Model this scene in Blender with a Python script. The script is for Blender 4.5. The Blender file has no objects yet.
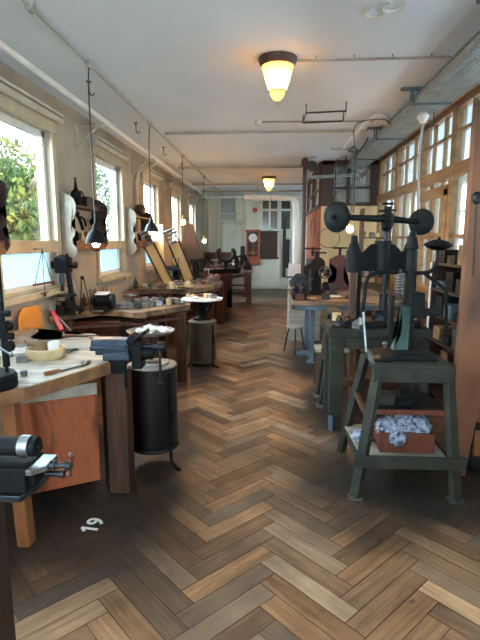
import bpy, bmesh, math, random
from mathutils import Vector, Matrix, Euler
R = math.radians
PI = math.pi
rnd = random.Random(7)
scene = bpy.context.scene
COL = scene.collection

# ------------------------------------------------------------------ camera, sky, exposure
CAM_H = 1.55
PITCH = math.atan(79/480)
YAW = math.atan(30/486)
cam = bpy.data.objects.new('camera', bpy.data.cameras.new('camera'))
COL.objects.link(cam)
cam.data.sensor_fit = 'HORIZONTAL'
cam.data.sensor_width = 36
cam.data.lens = 36
cam.data.clip_start = 0.02
cam.location = (0, 0, CAM_H)
cam.rotation_euler = (PI/2 - PITCH, 0, YAW)
scene.camera = cam

world = bpy.data.worlds.new('sky')
scene.world = world
world.use_nodes = True
wn = world.node_tree.nodes
wl = world.node_tree.links
bg = wn['Background']
bg.inputs['Strength'].default_value = 6.0
tc = wn.new('ShaderNodeTexCoord')
sx = wn.new('ShaderNodeSeparateXYZ')
mr = wn.new('ShaderNodeMapRange')
mr.inputs[1].default_value = -0.1
mr.inputs[2].default_value = 0.9
wr = wn.new('ShaderNodeValToRGB')
wr.color_ramp.elements[0].color = (0.74, 0.88, 1.0, 1)
wr.color_ramp.elements[1].color = (0.60, 0.80, 1.0, 1)
wl.new(tc.outputs['Generated'], sx.inputs[0])
wl.new(sx.outputs[2], mr.inputs[0])
wl.new(mr.outputs[0], wr.inputs[0])
wl.new(wr.outputs[0], bg.inputs['Color'])

vs = scene.view_settings
vs.view_transform = 'Standard'
vs.look = 'None'
vs.gamma = 1
vs.use_curve_mapping = False
vs.exposure = 2.6
scene.cycles.use_denoising = True
scene.cycles.max_bounces = 10
scene.cycles.diffuse_bounces = 7
scene.cycles.transparent_max_bounces = 16
scene.cycles.sample_clamp_indirect = 4.0
scene.cycles.caustics_reflective = False
scene.cycles.caustics_refractive = False


def portal(loc, rot, sx_, sy_):
    l = bpy.data.lights.new('daylight_portal', 'AREA')
    l.shape = 'RECTANGLE'
    l.size = sx_
    l.size_y = sy_
    l.cycles.is_portal = True
    o = bpy.data.objects.new('daylight_portal', l)
    COL.objects.link(o)
    o.location = loc
    o.rotation_euler = rot
    return o


# ------------------------------------------------------------------ pixel to world
def at(px, py, z=None, Y=None, X=None):
    """point of the place that lies on the plane z=, Y= or X="""
    x = (px-240)/480
    y = -(py-320)/480
    cp, sp = math.cos(PITCH), math.sin(PITCH)
    fw = cp+y*sp
    up = -sp+y*cp
    cy, sy = math.cos(YAW), math.sin(YAW)
    a, b, c = x*cy-fw*sy, x*sy+fw*cy, up
    if z is not None:
        t = (z-CAM_H)/c
    elif Y is not None:
        t = Y/b
    else:
        t = X/a
    return Vector((a*t, b*t, CAM_H+c*t))


# ------------------------------------------------------------------ materials
def lin(c):
    if isinstance(c, str):
        c = [int(c[i:i+2], 16)/255 for i in (0, 2, 4)]
    return tuple((v/12.92 if v <= .04045 else ((v+.055)/1.055)**2.4) for v in c)


def mat(name, c1, c2=None, rough=.6, metal=0, scale=(6, 6, 6), detail=6, lo=.3, hi=.7, bump=0.0, spec=.5,
        c3=None, distort=0.0):
    m = bpy.data.materials.new(name)
    m.use_nodes = True
    n, l = m.node_tree.nodes, m.node_tree.links
    b = n['Principled BSDF']
    b.inputs['Roughness'].default_value = rough
    b.inputs['Metallic'].default_value = metal
    b.inputs['Specular IOR Level'].default_value = spec
    c1 = lin(c1)
    if c2 is None:
        b.inputs['Base Color'].default_value = (*c1, 1)
        return m
    c2 = lin(c2)
    t = n.new('ShaderNodeTexCoord')
    mp = n.new('ShaderNodeMapping')
    mp.inputs['Scale'].default_value = scale
    l.new(t.outputs['Object'], mp.inputs[0])
    no = n.new('ShaderNodeTexNoise')
    no.inputs['Scale'].default_value = 1
    no.inputs['Detail'].default_value = detail
    no.inputs['Distortion'].default_value = distort
    l.new(mp.outputs[0], no.inputs['Vector'])
    r = n.new('ShaderNodeValToRGB')
    r.color_ramp.elements[0].position = lo
    r.color_ramp.elements[0].color = (*c1, 1)
    r.color_ramp.elements[1].position = hi
    r.color_ramp.elements[1].color = (*c2, 1)
    if c3:
        e = r.color_ramp.elements.new((lo+hi)/2)
        e.color = (*lin(c3), 1)
    l.new(no.outputs['Fac'], r.inputs[0])
    l.new(r.outputs[0], b.inputs['Base Color'])
    if bump:
        bp = n.new('ShaderNodeBump')
        bp.inputs['Strength'].default_value = bump
        bp.inputs['Distance'].default_value = .01
        l.new(no.outputs['Fac'], bp.inputs['Height'])
        l.new(bp.outputs[0], b.inputs['Normal'])
    return m


def emis(name, c, s):
    m = bpy.data.materials.new(name)
    m.use_nodes = True
    b = m.node_tree.nodes['Principled BSDF']
    b.inputs['Base Color'].default_value = (*lin(c), 1)
    b.inputs['Emission Color'].default_value = (*lin(c), 1)
    b.inputs['Emission Strength'].default_value = s
    return m


M = {}
M['plaster'] = mat('wall_plaster', '8f8474', 'b8ac98', rough=.85, scale=(1.2, 1.2, 1.2), bump=.15)
M['ceiling'] = mat('ceiling_paint', 'd5e0ea', 'e9f1f8', rough=.85, scale=(.9, .5, 1), bump=.1)
M['farwall'] = mat('far_wall_paint', 'cfcdba', 'e6e4d3', rough=.8, scale=(3, 3, .6), bump=.1)
M['pale_green'] = mat('pale_green_paint', 'c9d1c0', 'dde3d4', rough=.7, scale=(4, 4, 1))
M['cream'] = mat('cream_paint', 'a2957a', 'c2b594', rough=.6, scale=(4, 4, 2))
M['white_paint'] = mat('white_paint', 'cfccc2', 'e4e1d8', rough=.55, scale=(5, 5, 2))
M['panel_white'] = mat('aged_white_board', '7f786a', '9d9586', rough=.6, scale=(9, 9, 9))
M['bracket_white'] = mat('off_white_paint', 'a8a191', 'c6bfaf', rough=.6, scale=(5, 5, 5))
M['part_wood'] = mat('partition_oak', '5f4628', '8c6a42', rough=.5, scale=(14, 14, 1.6), bump=.08)
M['part_rail'] = mat('partition_oak_rail', '5f4628', '8c6a42', rough=.5, scale=(14, 1.6, 14), bump=.08)
M['dark_wood'] = mat('dark_stained_wood', '20130d', '3c2519', rough=.55, scale=(16, 16, 2), bump=.1)
M['brown_wood'] = mat('brown_wood', '301a0f', '56351d', rough=.55, scale=(22, 22, 2.5), bump=.1)
M['red_wood'] = mat('red_brown_wood', '4a2315', '703a25', rough=.55, scale=(20, 20, 2), bump=.1)
M['post_wood'] = mat('worn_pine_board', '3e281d', '85563a', rough=.6, scale=(4, 4, 1.2), bump=.1, c3='744a32', lo=.32, hi=.62)
M['orange_wood'] = mat('orange_pine', '74401f', '9c663a', rough=.55, scale=(20, 20, 2.2), bump=.1)
M['ply'] = mat('orange_plywood', '5f2f1a', '8a4827', rough=.5, scale=(5, 5, 1.1), distort=2.5, bump=.05, c3='a35632')
M['gray_board'] = mat('grey_weathered_board', '8d8778', 'a9a291', rough=.7, scale=(2, 20, 20))
M['top_wood'] = mat('worn_bench_top', '3f2d1e', 'a08664', rough=.5, scale=(3, 11, 11), bump=.15, c3='765b40', distort=.6)
M['top_pale'] = mat('pale_worn_bench_top', '4f4433', 'ada18a', rough=.5, scale=(2.2, 14, 14), bump=.15, c3='8f8069', lo=.3, hi=.6, distort=.8)
M['slab_edge'] = mat('bench_edge_wood', '5e3d25', '94683f', rough=.55, scale=(3, 12, 12), bump=.1)
M['blond'] = mat('blond_board', 'd1ad6f', 'e8cb92', rough=.5, scale=(10, 10, 1.5))
M['leather'] = mat('worn_leather', '6a4f33', '9a7c55', rough=.7, scale=(9, 9, 9))
M['iron'] = mat('black_cast_iron', '070808', '121314', rough=.6, metal=.0, spec=.16, scale=(15, 15, 15), bump=.2)
M['iron_green'] = mat('green_black_enamel', '090c0b', '141817', rough=.6, metal=.0, spec=.2, scale=(10, 10, 10), bump=.1)
M['stand_green'] = mat('dark_olive_paint', '24241e', '3b3b32', rough=.65, spec=.22, scale=(8, 8, 8), bump=.1)
M['teal_iron'] = mat('teal_worn_enamel', '223331', '4d6d68', rough=.4, metal=.2, scale=(10, 10, 4))
M['steel'] = mat('worn_steel', '6c6f70', 'a5a8a9', rough=.35, metal=.9, scale=(12, 12, 12))
M['steel_dark'] = mat('dark_steel', '1e2123', '3c4145', rough=.4, metal=.8, scale=(12, 12, 12))
M['vise_blue'] = mat('blue_grey_steel', '262d37', '48525f', rough=.4, metal=.6, scale=(9, 9, 9))
M['stove'] = mat('blackened_sheet_iron', '0d0c0b', '1d1a17', rough=.5, metal=.3, scale=(3, 3, 9), bump=.15)
M['stove_rim'] = mat('grey_iron_lid', '6e6a62', '95918a', rough=.5, metal=.5, scale=(9, 9, 9))
M['drum_gray'] = mat('grey_brown_sheet', '463c30', '6a6153', rough=.6, metal=.1, scale=(4, 4, 2))
M['blue_gray'] = mat('blue_grey_paint', '3d4b54', '5f727d', rough=.5, scale=(8, 8, 3))
M['galv'] = mat('galvanised_steel', '838c8c', 'a3abaa', rough=.45, metal=.5, scale=(8, 8, 8))
M['pipe_white'] = mat('white_pipe_paint', 'd2d1ca', 'e4e3dd', rough=.45, scale=(5, 5, 5))
M['pipe_gray'] = mat('grey_conduit', '8d8a83', 'a5a29a', rough=.5, scale=(5, 5, 5))
M['cord'] = mat('black_flex', '18181a', '26262a', rough=.5, scale=(9, 9, 9))
M['red_steel'] = mat('oxide_red_paint', '2e0e09', '4a1a12', rough=.5, scale=(6, 6, 6))
M['red_panel'] = mat('oxide_red_board', '7c350f', 'a04e18', rough=.5, scale=(8, 8, 1.5))
M['warm_wall'] = mat('pale_ochre_board', 'b4966a', 'd2b486', rough=.7, scale=(4, 4, 1))
M['paper'] = mat('paper', 'd8d5cc', 'f0eee8', rough=.8, scale=(9, 9, 9))
M['cloth'] = mat('patterned_rag', '2c3038', 'a9b2c2', rough=.9, scale=(38, 38, 38), lo=.36, hi=.56, detail=5, c3='7f8aa0')
M['box_wood'] = mat('turned_maple', 'b59a6c', 'd9c394', rough=.5, scale=(12, 12, 4))
M['red_plastic'] = mat('red_handle', 'b01c1c', 'd03030', rough=.35, scale=(9, 9, 9))
M['blue_paint'] = mat('light_blue_paint', '4f9cc0', '7fc2dc', rough=.45, scale=(9, 9, 9))
M['marking'] = mat('white_floor_paint', 'd5d5cf', 'efefea', rough=.7, scale=(60, 60, 60), lo=.2, hi=.5)
M['clock_wood'] = mat('clock_cherry', '7c3416', 'a35228', rough=.4, scale=(10, 10, 2))
M['die_gray'] = mat('grey_tool_steel', '4c4b49', '86827a', rough=.5, metal=.2, scale=(14, 14, 14))
M['tool_dark'] = mat('dark_tool_steel', '1d1d1f', '3b3b3f', rough=.5, scale=(14, 14, 14))
M['dial'] = mat('white_dial', 'e6e3d8', 'f2f0e8', rough=.4, scale=(4, 4, 4))
M['black'] = mat('black_paint', '08080a', '131315', rough=.5, scale=(6, 6, 6))
M['red_alarm'] = mat('red_alarm_shell', 'b21a20', 'c9262c', rough=.35, scale=(6, 6, 6))
M['brass'] = mat('brass', '9c7a3a', 'c9a45a', rough=.35, metal=.8, scale=(9, 9, 9))
M['chair'] = mat('orange_chair_shell', 'd0812c', 'e09a44', rough=.4, scale=(4, 4, 4))
M['slate'] = mat('dark_slat_wood', '2a1711', '452519', rough=.5, scale=(12, 12, 1.5))
M['dark_glass'] = mat('dark_pane', '3c4444', '555c5a', rough=.15, scale=(2, 2, 2))
M['bulb'] = emis('bulb_glow', 'ffb868', 80)
M['bark'] = mat('tree_bark', '3a3026', '5a4c3c', rough=.9, scale=(9, 9, 2))
M['ground'] = mat('outside_grass', '0c1008', '141a0c', rough=.9, scale=(2, 2, 2))
M['plaster_out'] = mat('pale_house_render', '9c9a94', 'b5b3ad', rough=.9, scale=(1, 1, 1))


def leafmat(name, a, b_, c):
    m = mat(name, a, c, rough=.9, spec=.05, scale=(2.2, 2.2, 2.2), c3=b_, lo=.35, hi=.65)
    return m


M['leaf'] = leafmat('autumn_foliage', '202c16', '3a421a', '5c5020')
M['leaf_green'] = leafmat('green_foliage', '1a2a20', '2a3e28', '3e4c2c')


def glass(name, tint, gl=.08, rough=.02):
    m = bpy.data.materials.new(name)
    m.use_nodes = True
    n, l = m.node_tree.nodes, m.node_tree.links
    n.remove(n['Principled BSDF'])
    o = n['Material Output']
    t = n.new('ShaderNodeBsdfTransparent')
    t.inputs[0].default_value = (*tint, 1)
    g = n.new('ShaderNodeBsdfGlossy')
    g.inputs['Roughness'].default_value = rough
    d = n.new('ShaderNodeBsdfDiffuse')
    d.inputs[0].default_value = (.7, .72, .7, 1)
    mx = n.new('ShaderNodeMixShader')
    lw = n.new('ShaderNodeLayerWeight')
    pw_ = n.new('ShaderNodeMath')
    pw_.operation = 'POWER'
    pw_.inputs[1].default_value = 3.5
    fr = n.new('ShaderNodeMath')
    fr.operation = 'MULTIPLY_ADD'
    fr.inputs[1].default_value = .6
    fr.inputs[2].default_value = .03
    l.new(lw.outputs['Facing'], pw_.inputs[0])
    l.new(pw_.outputs[0], fr.inputs[0])
    l.new(fr.outputs[0], mx.inputs[0])
    l.new(t.outputs[0], mx.inputs[1])
    l.new(g.outputs[0], mx.inputs[2])
    m2 = n.new('ShaderNodeMixShader')
    m2.inputs[0].default_value = gl
    l.new(mx.outputs[0], m2.inputs[1])
    l.new(d.outputs[0], m2.inputs[2])
    l.new(m2.outputs[0], o.inputs[0])
    return m


M['glass'] = glass('window_glass', (.95, .98, .98), .02)
M['old_glass'] = glass('partition_glass', (.72, .76, .76), .20, .08)


def frosted():
    m = bpy.data.materials.new('frosted_glass')
    m.use_nodes = True
    n, l = m.node_tree.nodes, m.node_tree.links
    n.remove(n['Principled BSDF'])
    t = n.new('ShaderNodeBsdfTranslucent')
    t.inputs[0].default_value = (.30, .38, .40, 1)
    d = n.new('ShaderNodeBsdfDiffuse')
    d.inputs[0].default_value = (.4, .46, .48, 1)
    mx = n.new('ShaderNodeMixShader')
    mx.inputs[0].default_value = .15
    l.new(t.outputs[0], mx.inputs[1])
    l.new(d.outputs[0], mx.inputs[2])
    l.new(mx.outputs[0], n['Material Output'].inputs[0])
    return m


M['frost'] = frosted()


def opal(name, c, e):
    m = bpy.data.materials.new(name)
    m.use_nodes = True
    n, l = m.node_tree.nodes, m.node_tree.links
    n.remove(n['Principled BSDF'])
    t = n.new('ShaderNodeBsdfTranslucent')
    t.inputs[0].default_value = (*lin(c), 1)
    em = n.new('ShaderNodeEmission')
    em.inputs[0].default_value = (*lin(c), 1)
    em.inputs[1].default_value = e
    ad = n.new('ShaderNodeAddShader')
    l.new(t.outputs[0], ad.inputs[0])
    l.new(em.outputs[0], ad.inputs[1])
    l.new(ad.outputs[0], n['Material Output'].inputs[0])
    return m


M['shade_glass'] = opal('lit_opal_glass', 'f0b458', .05)
M['shade_glass_hot'] = opal('lit_opal_glass_tip', 'f8d890', .2)


def floor_mat():
    m = bpy.data.materials.new('herringbone_planks')
    m.use_nodes = True
    n, l = m.node_tree.nodes, m.node_tree.links
    b = n['Principled BSDF']
    uv = n.new('ShaderNodeUVMap')
    uv.uv_map = 'plank'
    at_ = n.new('ShaderNodeAttribute')
    at_.attribute_name = 'tone'
    geo = n.new('ShaderNodeTexCoord')
    # grain along the plank
    mp = n.new('ShaderNodeMapping')
    mp.inputs['Scale'].default_value = (3.0, 45, 1)
    l.new(uv.outputs[0], mp.inputs[0])
    g = n.new('ShaderNodeTexNoise')
    g.inputs['Scale'].default_value = 1
    g.inputs['Detail'].default_value = 7
    g.inputs['Distortion'].default_value = .6
    l.new(mp.outputs[0], g.inputs['Vector'])
    base = n.new('ShaderNodeValToRGB')
    cr = base.color_ramp
    cr.elements[0].color = (*lin('5c4636'), 1)
    cr.elements[1].color = (*lin('d0b08c'), 1)
    for p, c in ((.3, '7d5b40'), (.55, '9f744f'), (.8, 'bd8f66')):
        e = cr.elements.new(p)
        e.color = (*lin(c), 1)
    l.new(at_.outputs['Fac'], base.inputs[0])
    gr = n.new('ShaderNodeMapRange')
    gr.inputs[1].default_value = .3
    gr.inputs[2].default_value = .7
    gr.inputs[3].default_value = .62
    gr.inputs[4].default_value = 1.18
    l.new(g.outputs['Fac'], gr.inputs[0])
    mul = n.new('ShaderNodeVectorMath')
    mul.operation = 'SCALE'
    l.new(base.outputs[0], mul.inputs[0])
    l.new(gr.outputs[0], mul.inputs['Scale'])
    # knots
    vo = n.new('ShaderNodeTexVoronoi')
    vo.inputs['Scale'].default_value = 1
    mpv = n.new('ShaderNodeMapping')
    mpv.inputs['Scale'].default_value = (2.2, 5, 1)
    l.new(uv.outputs[0], mpv.inputs[0])
    l.new(mpv.outputs[0], vo.inputs['Vector'])
    kn = n.new('ShaderNodeMapRange')
    kn.inputs[1].default_value = .02
    kn.inputs[2].default_value = .06
    kn.inputs[3].default_value = .5
    kn.inputs[4].default_value = 1
    l.new(vo.outputs['Distance'], kn.inputs[0])
    mul2 = n.new('ShaderNodeVectorMath')
    mul2.operation = 'SCALE'
    l.new(mul.outputs[0], mul2.inputs[0])
    l.new(kn.outputs[0], mul2.inputs['Scale'])
    # greyer planks among the brown ones, and broad worn patches
    fk = n.new('ShaderNodeMath')
    fk.operation = 'MULTIPLY'
    fk.inputs[1].default_value = 37.3
    l.new(at_.outputs['Fac'], fk.inputs[0])
    fr2 = n.new('ShaderNodeMath')
    fr2.operation = 'FRACT'
    l.new(fk.outputs[0], fr2.inputs[0])
    gm = n.new('ShaderNodeMapRange')
    gm.inputs[1].default_value = .45
    gm.inputs[2].default_value = 1.0
    gm.inputs[3].default_value = 0
    gm.inputs[4].default_value = .55
    l.new(fr2.outputs[0], gm.inputs[0])
    wn_ = n.new('ShaderNodeTexNoise')
    wn_.inputs['Scale'].default_value = 2.6
    wn_.inputs['Detail'].default_value = 6
    l.new(geo.outputs['Object'], wn_.inputs['Vector'])
    wm = n.new('ShaderNodeMapRange')
    wm.inputs[1].default_value = .35
    wm.inputs[2].default_value = .65
    wm.inputs[3].default_value = .72
    wm.inputs[4].default_value = 1.2
    l.new(wn_.outputs['Fac'], wm.inputs[0])
    mixg = n.new('ShaderNodeMix')
    mixg.data_type = 'RGBA'
    l.new(gm.outputs[0], mixg.inputs[0])
    l.new(mul2.outputs[0], mixg.inputs[6])
    mixg.inputs[7].default_value = (*lin('7d7264'), 1)
    mul3 = n.new('ShaderNodeVectorMath')
    mul3.operation = 'SCALE'
    l.new(mixg.outputs[2], mul3.inputs[0])
    l.new(wm.outputs[0], mul3.inputs['Scale'])
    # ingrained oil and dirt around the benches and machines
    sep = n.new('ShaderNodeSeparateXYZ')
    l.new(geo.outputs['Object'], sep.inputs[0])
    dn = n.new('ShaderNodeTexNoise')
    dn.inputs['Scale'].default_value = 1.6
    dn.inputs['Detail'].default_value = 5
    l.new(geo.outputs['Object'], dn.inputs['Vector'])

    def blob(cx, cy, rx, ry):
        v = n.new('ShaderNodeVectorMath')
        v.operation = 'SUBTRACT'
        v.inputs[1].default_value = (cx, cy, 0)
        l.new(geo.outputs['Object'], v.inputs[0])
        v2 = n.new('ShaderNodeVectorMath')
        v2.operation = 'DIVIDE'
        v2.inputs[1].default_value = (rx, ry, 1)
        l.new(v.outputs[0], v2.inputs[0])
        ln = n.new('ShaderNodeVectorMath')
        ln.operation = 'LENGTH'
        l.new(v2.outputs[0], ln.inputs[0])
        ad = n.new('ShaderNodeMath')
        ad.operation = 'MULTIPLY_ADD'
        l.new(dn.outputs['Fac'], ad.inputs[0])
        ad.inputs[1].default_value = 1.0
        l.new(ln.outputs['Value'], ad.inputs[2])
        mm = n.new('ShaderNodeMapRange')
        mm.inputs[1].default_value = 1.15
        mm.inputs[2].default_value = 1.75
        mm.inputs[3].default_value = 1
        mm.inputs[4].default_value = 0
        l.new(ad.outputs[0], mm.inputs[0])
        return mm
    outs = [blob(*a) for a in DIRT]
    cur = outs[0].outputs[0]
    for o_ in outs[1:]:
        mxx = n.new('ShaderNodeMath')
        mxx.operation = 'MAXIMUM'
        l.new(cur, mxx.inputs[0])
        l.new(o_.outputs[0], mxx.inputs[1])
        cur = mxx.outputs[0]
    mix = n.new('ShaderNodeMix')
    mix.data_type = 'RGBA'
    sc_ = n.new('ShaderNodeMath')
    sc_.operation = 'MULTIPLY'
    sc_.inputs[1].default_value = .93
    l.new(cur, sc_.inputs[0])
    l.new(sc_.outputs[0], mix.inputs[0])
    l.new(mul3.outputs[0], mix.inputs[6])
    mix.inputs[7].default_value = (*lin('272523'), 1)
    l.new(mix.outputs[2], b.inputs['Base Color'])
    ro = n.new('ShaderNodeMapRange')
    ro.inputs[1].default_value = .3
    ro.inputs[2].default_value = .7
    ro.inputs[3].default_value = .33
    ro.inputs[4].default_value = .45
    l.new(dn.outputs['Fac'], ro.inputs[0])
    l.new(ro.outputs[0], b.inputs['Roughness'])
    bp = n.new('ShaderNodeBump')
    bp.inputs['Strength'].default_value = .25
    bp.inputs['Distance'].default_value = .002
    l.new(g.outputs['Fac'], bp.inputs['Height'])
    l.new(bp.outputs[0], b.inputs['Normal'])
    return m


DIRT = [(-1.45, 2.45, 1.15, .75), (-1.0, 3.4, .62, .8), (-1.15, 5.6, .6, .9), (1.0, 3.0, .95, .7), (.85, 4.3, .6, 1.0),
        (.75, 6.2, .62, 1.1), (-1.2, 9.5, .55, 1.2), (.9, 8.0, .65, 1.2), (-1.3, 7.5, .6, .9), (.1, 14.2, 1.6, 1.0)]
M['floor'] = floor_mat()


# ------------------------------------------------------------------ mesh helpers
class MB:
    def __init__(s):
        s.bm = bmesh.new()

    def _x(s, verts, rot, loc):
        if rot is not None:
            m = Euler(rot).to_matrix() if not isinstance(rot, Matrix) else rot
            for v in verts:
                v.co = m @ v.co
        for v in verts:
            v.co = v.co + Vector(loc)

    def box(s, c, d, rot=None, taper=None):
        vs_ = bmesh.ops.create_cube(s.bm, size=1)['verts']
        for v in vs_:
            v.co = Vector((v.co.x*d[0], v.co.y*d[1], v.co.z*d[2]))
            if taper and v.co.z > 0:
                v.co.x *= taper
                v.co.y *= taper
        s._x(vs_, rot, c)
        return s

    def beam(s, a, b, w, h, roll=0):
        a, b = Vector(a), Vector(b)
        d = b-a
        q = d.to_track_quat('Z', 'Y').to_matrix() @ Matrix.Rotation(roll, 3, 'Z')
        return s.box((a+b)/2, (w, h, d.length), q)

    def cyl(s, a, b, r0, r1=None, seg=20):
        a, b = Vector(a), Vector(b)
        r1 = r0 if r1 is None else r1
        d = b-a
        q = d.to_track_quat('Z', 'Y').to_matrix()
        vs_ = bmesh.ops.create_cone(s.bm, cap_ends=True, segments=seg, radius1=r0, radius2=max(r1, 1e-4), depth=d.length)['verts']
        s._x(vs_, q, (a+b)/2)
        return s

    def sph(s, c, r, sc=(1, 1, 1), rot=None, seg=16):
        vs_ = bmesh.ops.create_uvsphere(s.bm, u_segments=seg, v_segments=max(6, seg*2//3), radius=r)['verts']
        for v in vs_:
            v.co = Vector((v.co.x*sc[0], v.co.y*sc[1], v.co.z*sc[2]))
        s._x(vs_, rot, c)
        return s

    def lathe(s, prof, c=(0, 0, 0), axis=None, seg=24):
        """prof: list of (radius, height) from bottom to top, revolved about z, then turned to axis"""
        rings = []
        for r, z in prof:
            rings.append([s.bm.verts.new((max(r, 1e-4)*math.cos(2*PI*k/seg), max(r, 1e-4)*math.sin(2*PI*k/seg), z)) for k in range(seg)])
        for i in range(len(rings)-1):
            for k in range(seg):
                s.bm.faces.new((rings[i][k], rings[i][(k+1) % seg], rings[i+1][(k+1) % seg], rings[i+1][k]))
        s.bm.faces.new(rings[0][::-1])
        s.bm.faces.new(rings[-1])
        vs_ = [v for r_ in rings for v in r_]
        q = None if axis is None else Vector(axis).to_track_quat('Z', 'Y').to_matrix()
        s._x(vs_, q, c)
        return s

    def tube(s, pts, r, seg=8, smooth=True):
        pts = [Vector(p) for p in pts]
        if smooth and len(pts) > 2:
            out = []
            P_ = [pts[0]]+pts+[pts[-1]]
            for i in range(1, len(P_)-2):
                for k in range(6):
                    t = k/6
                    a, b, c, d = P_[i-1:i+3]
                    out.append(.5*((2*b)+(c-a)*t+(2*a-5*b+4*c-d)*t*t+(3*b-a-3*c+d)*t**3))
            out.append(pts[-1])
            pts = out
        rings = []
        up = Vector((0, 0, 1))
        prev = None
        for i, p in enumerate(pts):
            t = (pts[min(i+1, len(pts)-1)]-pts[max(i-1, 0)]).normalized()
            if prev is None:
                n_ = t.cross(up)
                if n_.length < .05:
                    n_ = t.cross(Vector((1, 0, 0)))
            else:
                n_ = prev-t*prev.dot(t)
            n_.normalize()
            prev = n_
            b_ = t.cross(n_)
            rr = r[i*(len(r)-1)//max(1, len(pts)-1)] if isinstance(r, (list, tuple)) else r
            rings.append([s.bm.verts.new(p+n_*rr*math.cos(2*PI*k/seg)+b_*rr*math.sin(2*PI*k/seg)) for k in range(seg)])
        for i in range(len(rings)-1):
            for k in range(seg):
                s.bm.faces.new((rings[i][k], rings[i][(k+1) % seg], rings[i+1][(k+1) % seg], rings[i+1][k]))
        s.bm.faces.new(rings[0][::-1])
        s.bm.faces.new(rings[-1])
        return s

    def prism(s, poly, z0, z1, fn=None):
        """polygon extruded; fn maps (u, v, w) to a world point"""
        fn = fn or (lambda u, v, w: (u, v, w))
        a = [s.bm.verts.new(fn(u, v, z0)) for u, v in poly]
        b = [s.bm.verts.new(fn(u, v, z1)) for u, v in poly]
        n_ = len(poly)
        f0 = s.bm.faces.new(a[::-1])
        f1 = s.bm.faces.new(b)
        for k in range(n_):
            s.bm.faces.new((a[k], a[(k+1) % n_], b[(k+1) % n_], b[k]))
        bmesh.ops.triangulate(s.bm, faces=[f0, f1])
        return s

    def done(s, name, m, parent=None, bevel=0, smooth=True, world=False):
        bmesh.ops.recalc_face_normals(s.bm, faces=s.bm.faces)
        if world and parent is not None:
            inv = parent_matrix(parent).inverted()
            for v in s.bm.verts:
                v.co = inv @ v.co
        me = bpy.data.meshes.new(name)
        s.bm.to_mesh(me)
        s.bm.free()
        for mm in (m if isinstance(m, (list, tuple)) else [m]):
            me.materials.append(mm if not isinstance(mm, str) else M[mm])
        if smooth:
            me.shade_smooth()
            try:
                me.set_sharp_from_angle(angle=R(35))
            except Exception:
                pass
        o = bpy.data.objects.new(name, me)
        COL.objects.link(o)
        if parent is not None:
            o.parent = parent
        if bevel:
            b = o.modifiers.new('bevel', 'BEVEL')
            b.width = bevel
            b.segments = 2
            b.limit_method = 'ANGLE'
            b.angle_limit = R(40)
            b.harden_normals = False
        return o


def parent_matrix(p):
    m = Matrix.LocRotScale(p.location, p.rotation_euler, p.scale)
    return m if p.parent is None else parent_matrix(p.parent) @ m


def tag(o, label, cat, group=None):
    o['label'] = label
    o['category'] = cat
    if group:
        o['group'] = group
    return o


def thing(name, label, cat, loc=(0, 0, 0), rz=0, group=None):
    o = bpy.data.objects.new(name, None)
    COL.objects.link(o)
    o.empty_display_size = .1
    o.location = loc
    o.rotation_euler = (0, 0, rz)
    return tag(o, label, cat, group)


def single(name, mb, m, label, cat, loc=None, rz=0, group=None, bevel=0, smooth=True):
    """a thing that is one mesh; geometry is local when loc is given"""
    o = mb.done(name, m, None, bevel, smooth)
    if loc is not None:
        o.location = loc
        o.rotation_euler = (0, 0, rz)
    return tag(o, label, cat, group)


def struct(name, mb, m, parent=None, bevel=0, smooth=False):
    o = mb.done(name, m, parent, bevel, smooth)
    if parent is None:
        o['kind'] = 'structure'
    return o


def kids(o):
    return [c for c in bpy.data.objects if c.parent is o]


def copy_tree(o, parent=None):
    c = o.copy()
    COL.objects.link(c)
    if parent is not None:
        c.parent = parent
    for ch in list(o.children):
        copy_tree(ch, c)
    return c


def dup(o, loc, rz=None, label=None, scale=None):
    c = copy_tree(o)
    c.location = loc
    if rz is not None:
        c.rotation_euler = (0, 0, rz)
    if label:
        c['label'] = label
    if scale:
        c.scale = (scale,)*3
    return c


# ================================================================== THE ROOM
XL, XR, YB, YF, ZC = -2.1, 1.9, -2.6, 15.55, 2.93

# --- floor: every plank its own quad over a dark joint bed
bm = bmesh.new()
uvl = bm.loops.layers.uv.new('plank')
tone = bm.verts.layers.float.new('tone')
W_, L_ = .1, .5
u_ = Vector((1, 1, 0))/math.sqrt(2)
v_ = Vector((-1, 1, 0))/math.sqrt(2)
OX = L_/math.sqrt(2)+.04


def plank(a, b, la, lb):
    # a, b in rotated lattice coordinates, la/lb extents
    g = .0016
    pts = [(a+g, b+g), (a+la-g, b+g), (a+la-g, b+lb-g), (a+g, b+lb-g)]
    ws = [u_*p+v_*q+Vector((OX, 0, 0)) for p, q in pts]
    cx = sum(w.x for w in ws)/4
    cy = sum(w.y for w in ws)/4
    if not (XL-.05 < cx < XR+.0 and YB < cy < YF+.1):
        return
    zz = rnd.uniform(0, .0012)
    vv = [bm.verts.new((w.x, w.y, zz)) for w in ws]
    t = min(.88, max(0.02, rnd.gauss(.48, .2)))
    for x in vv:
        x[tone] = t
    f = bm.faces.new(vv)
    ru, rv = rnd.uniform(0, 50), rnd.uniform(0, 50)
    for lp, (p, q) in zip(f.loops, pts):
        if la > lb:
            lp[uvl].uv = (ru+p-a, rv+q-b)
        else:
            lp[uvl].uv = (ru+q-b, rv+p-a)


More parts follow.
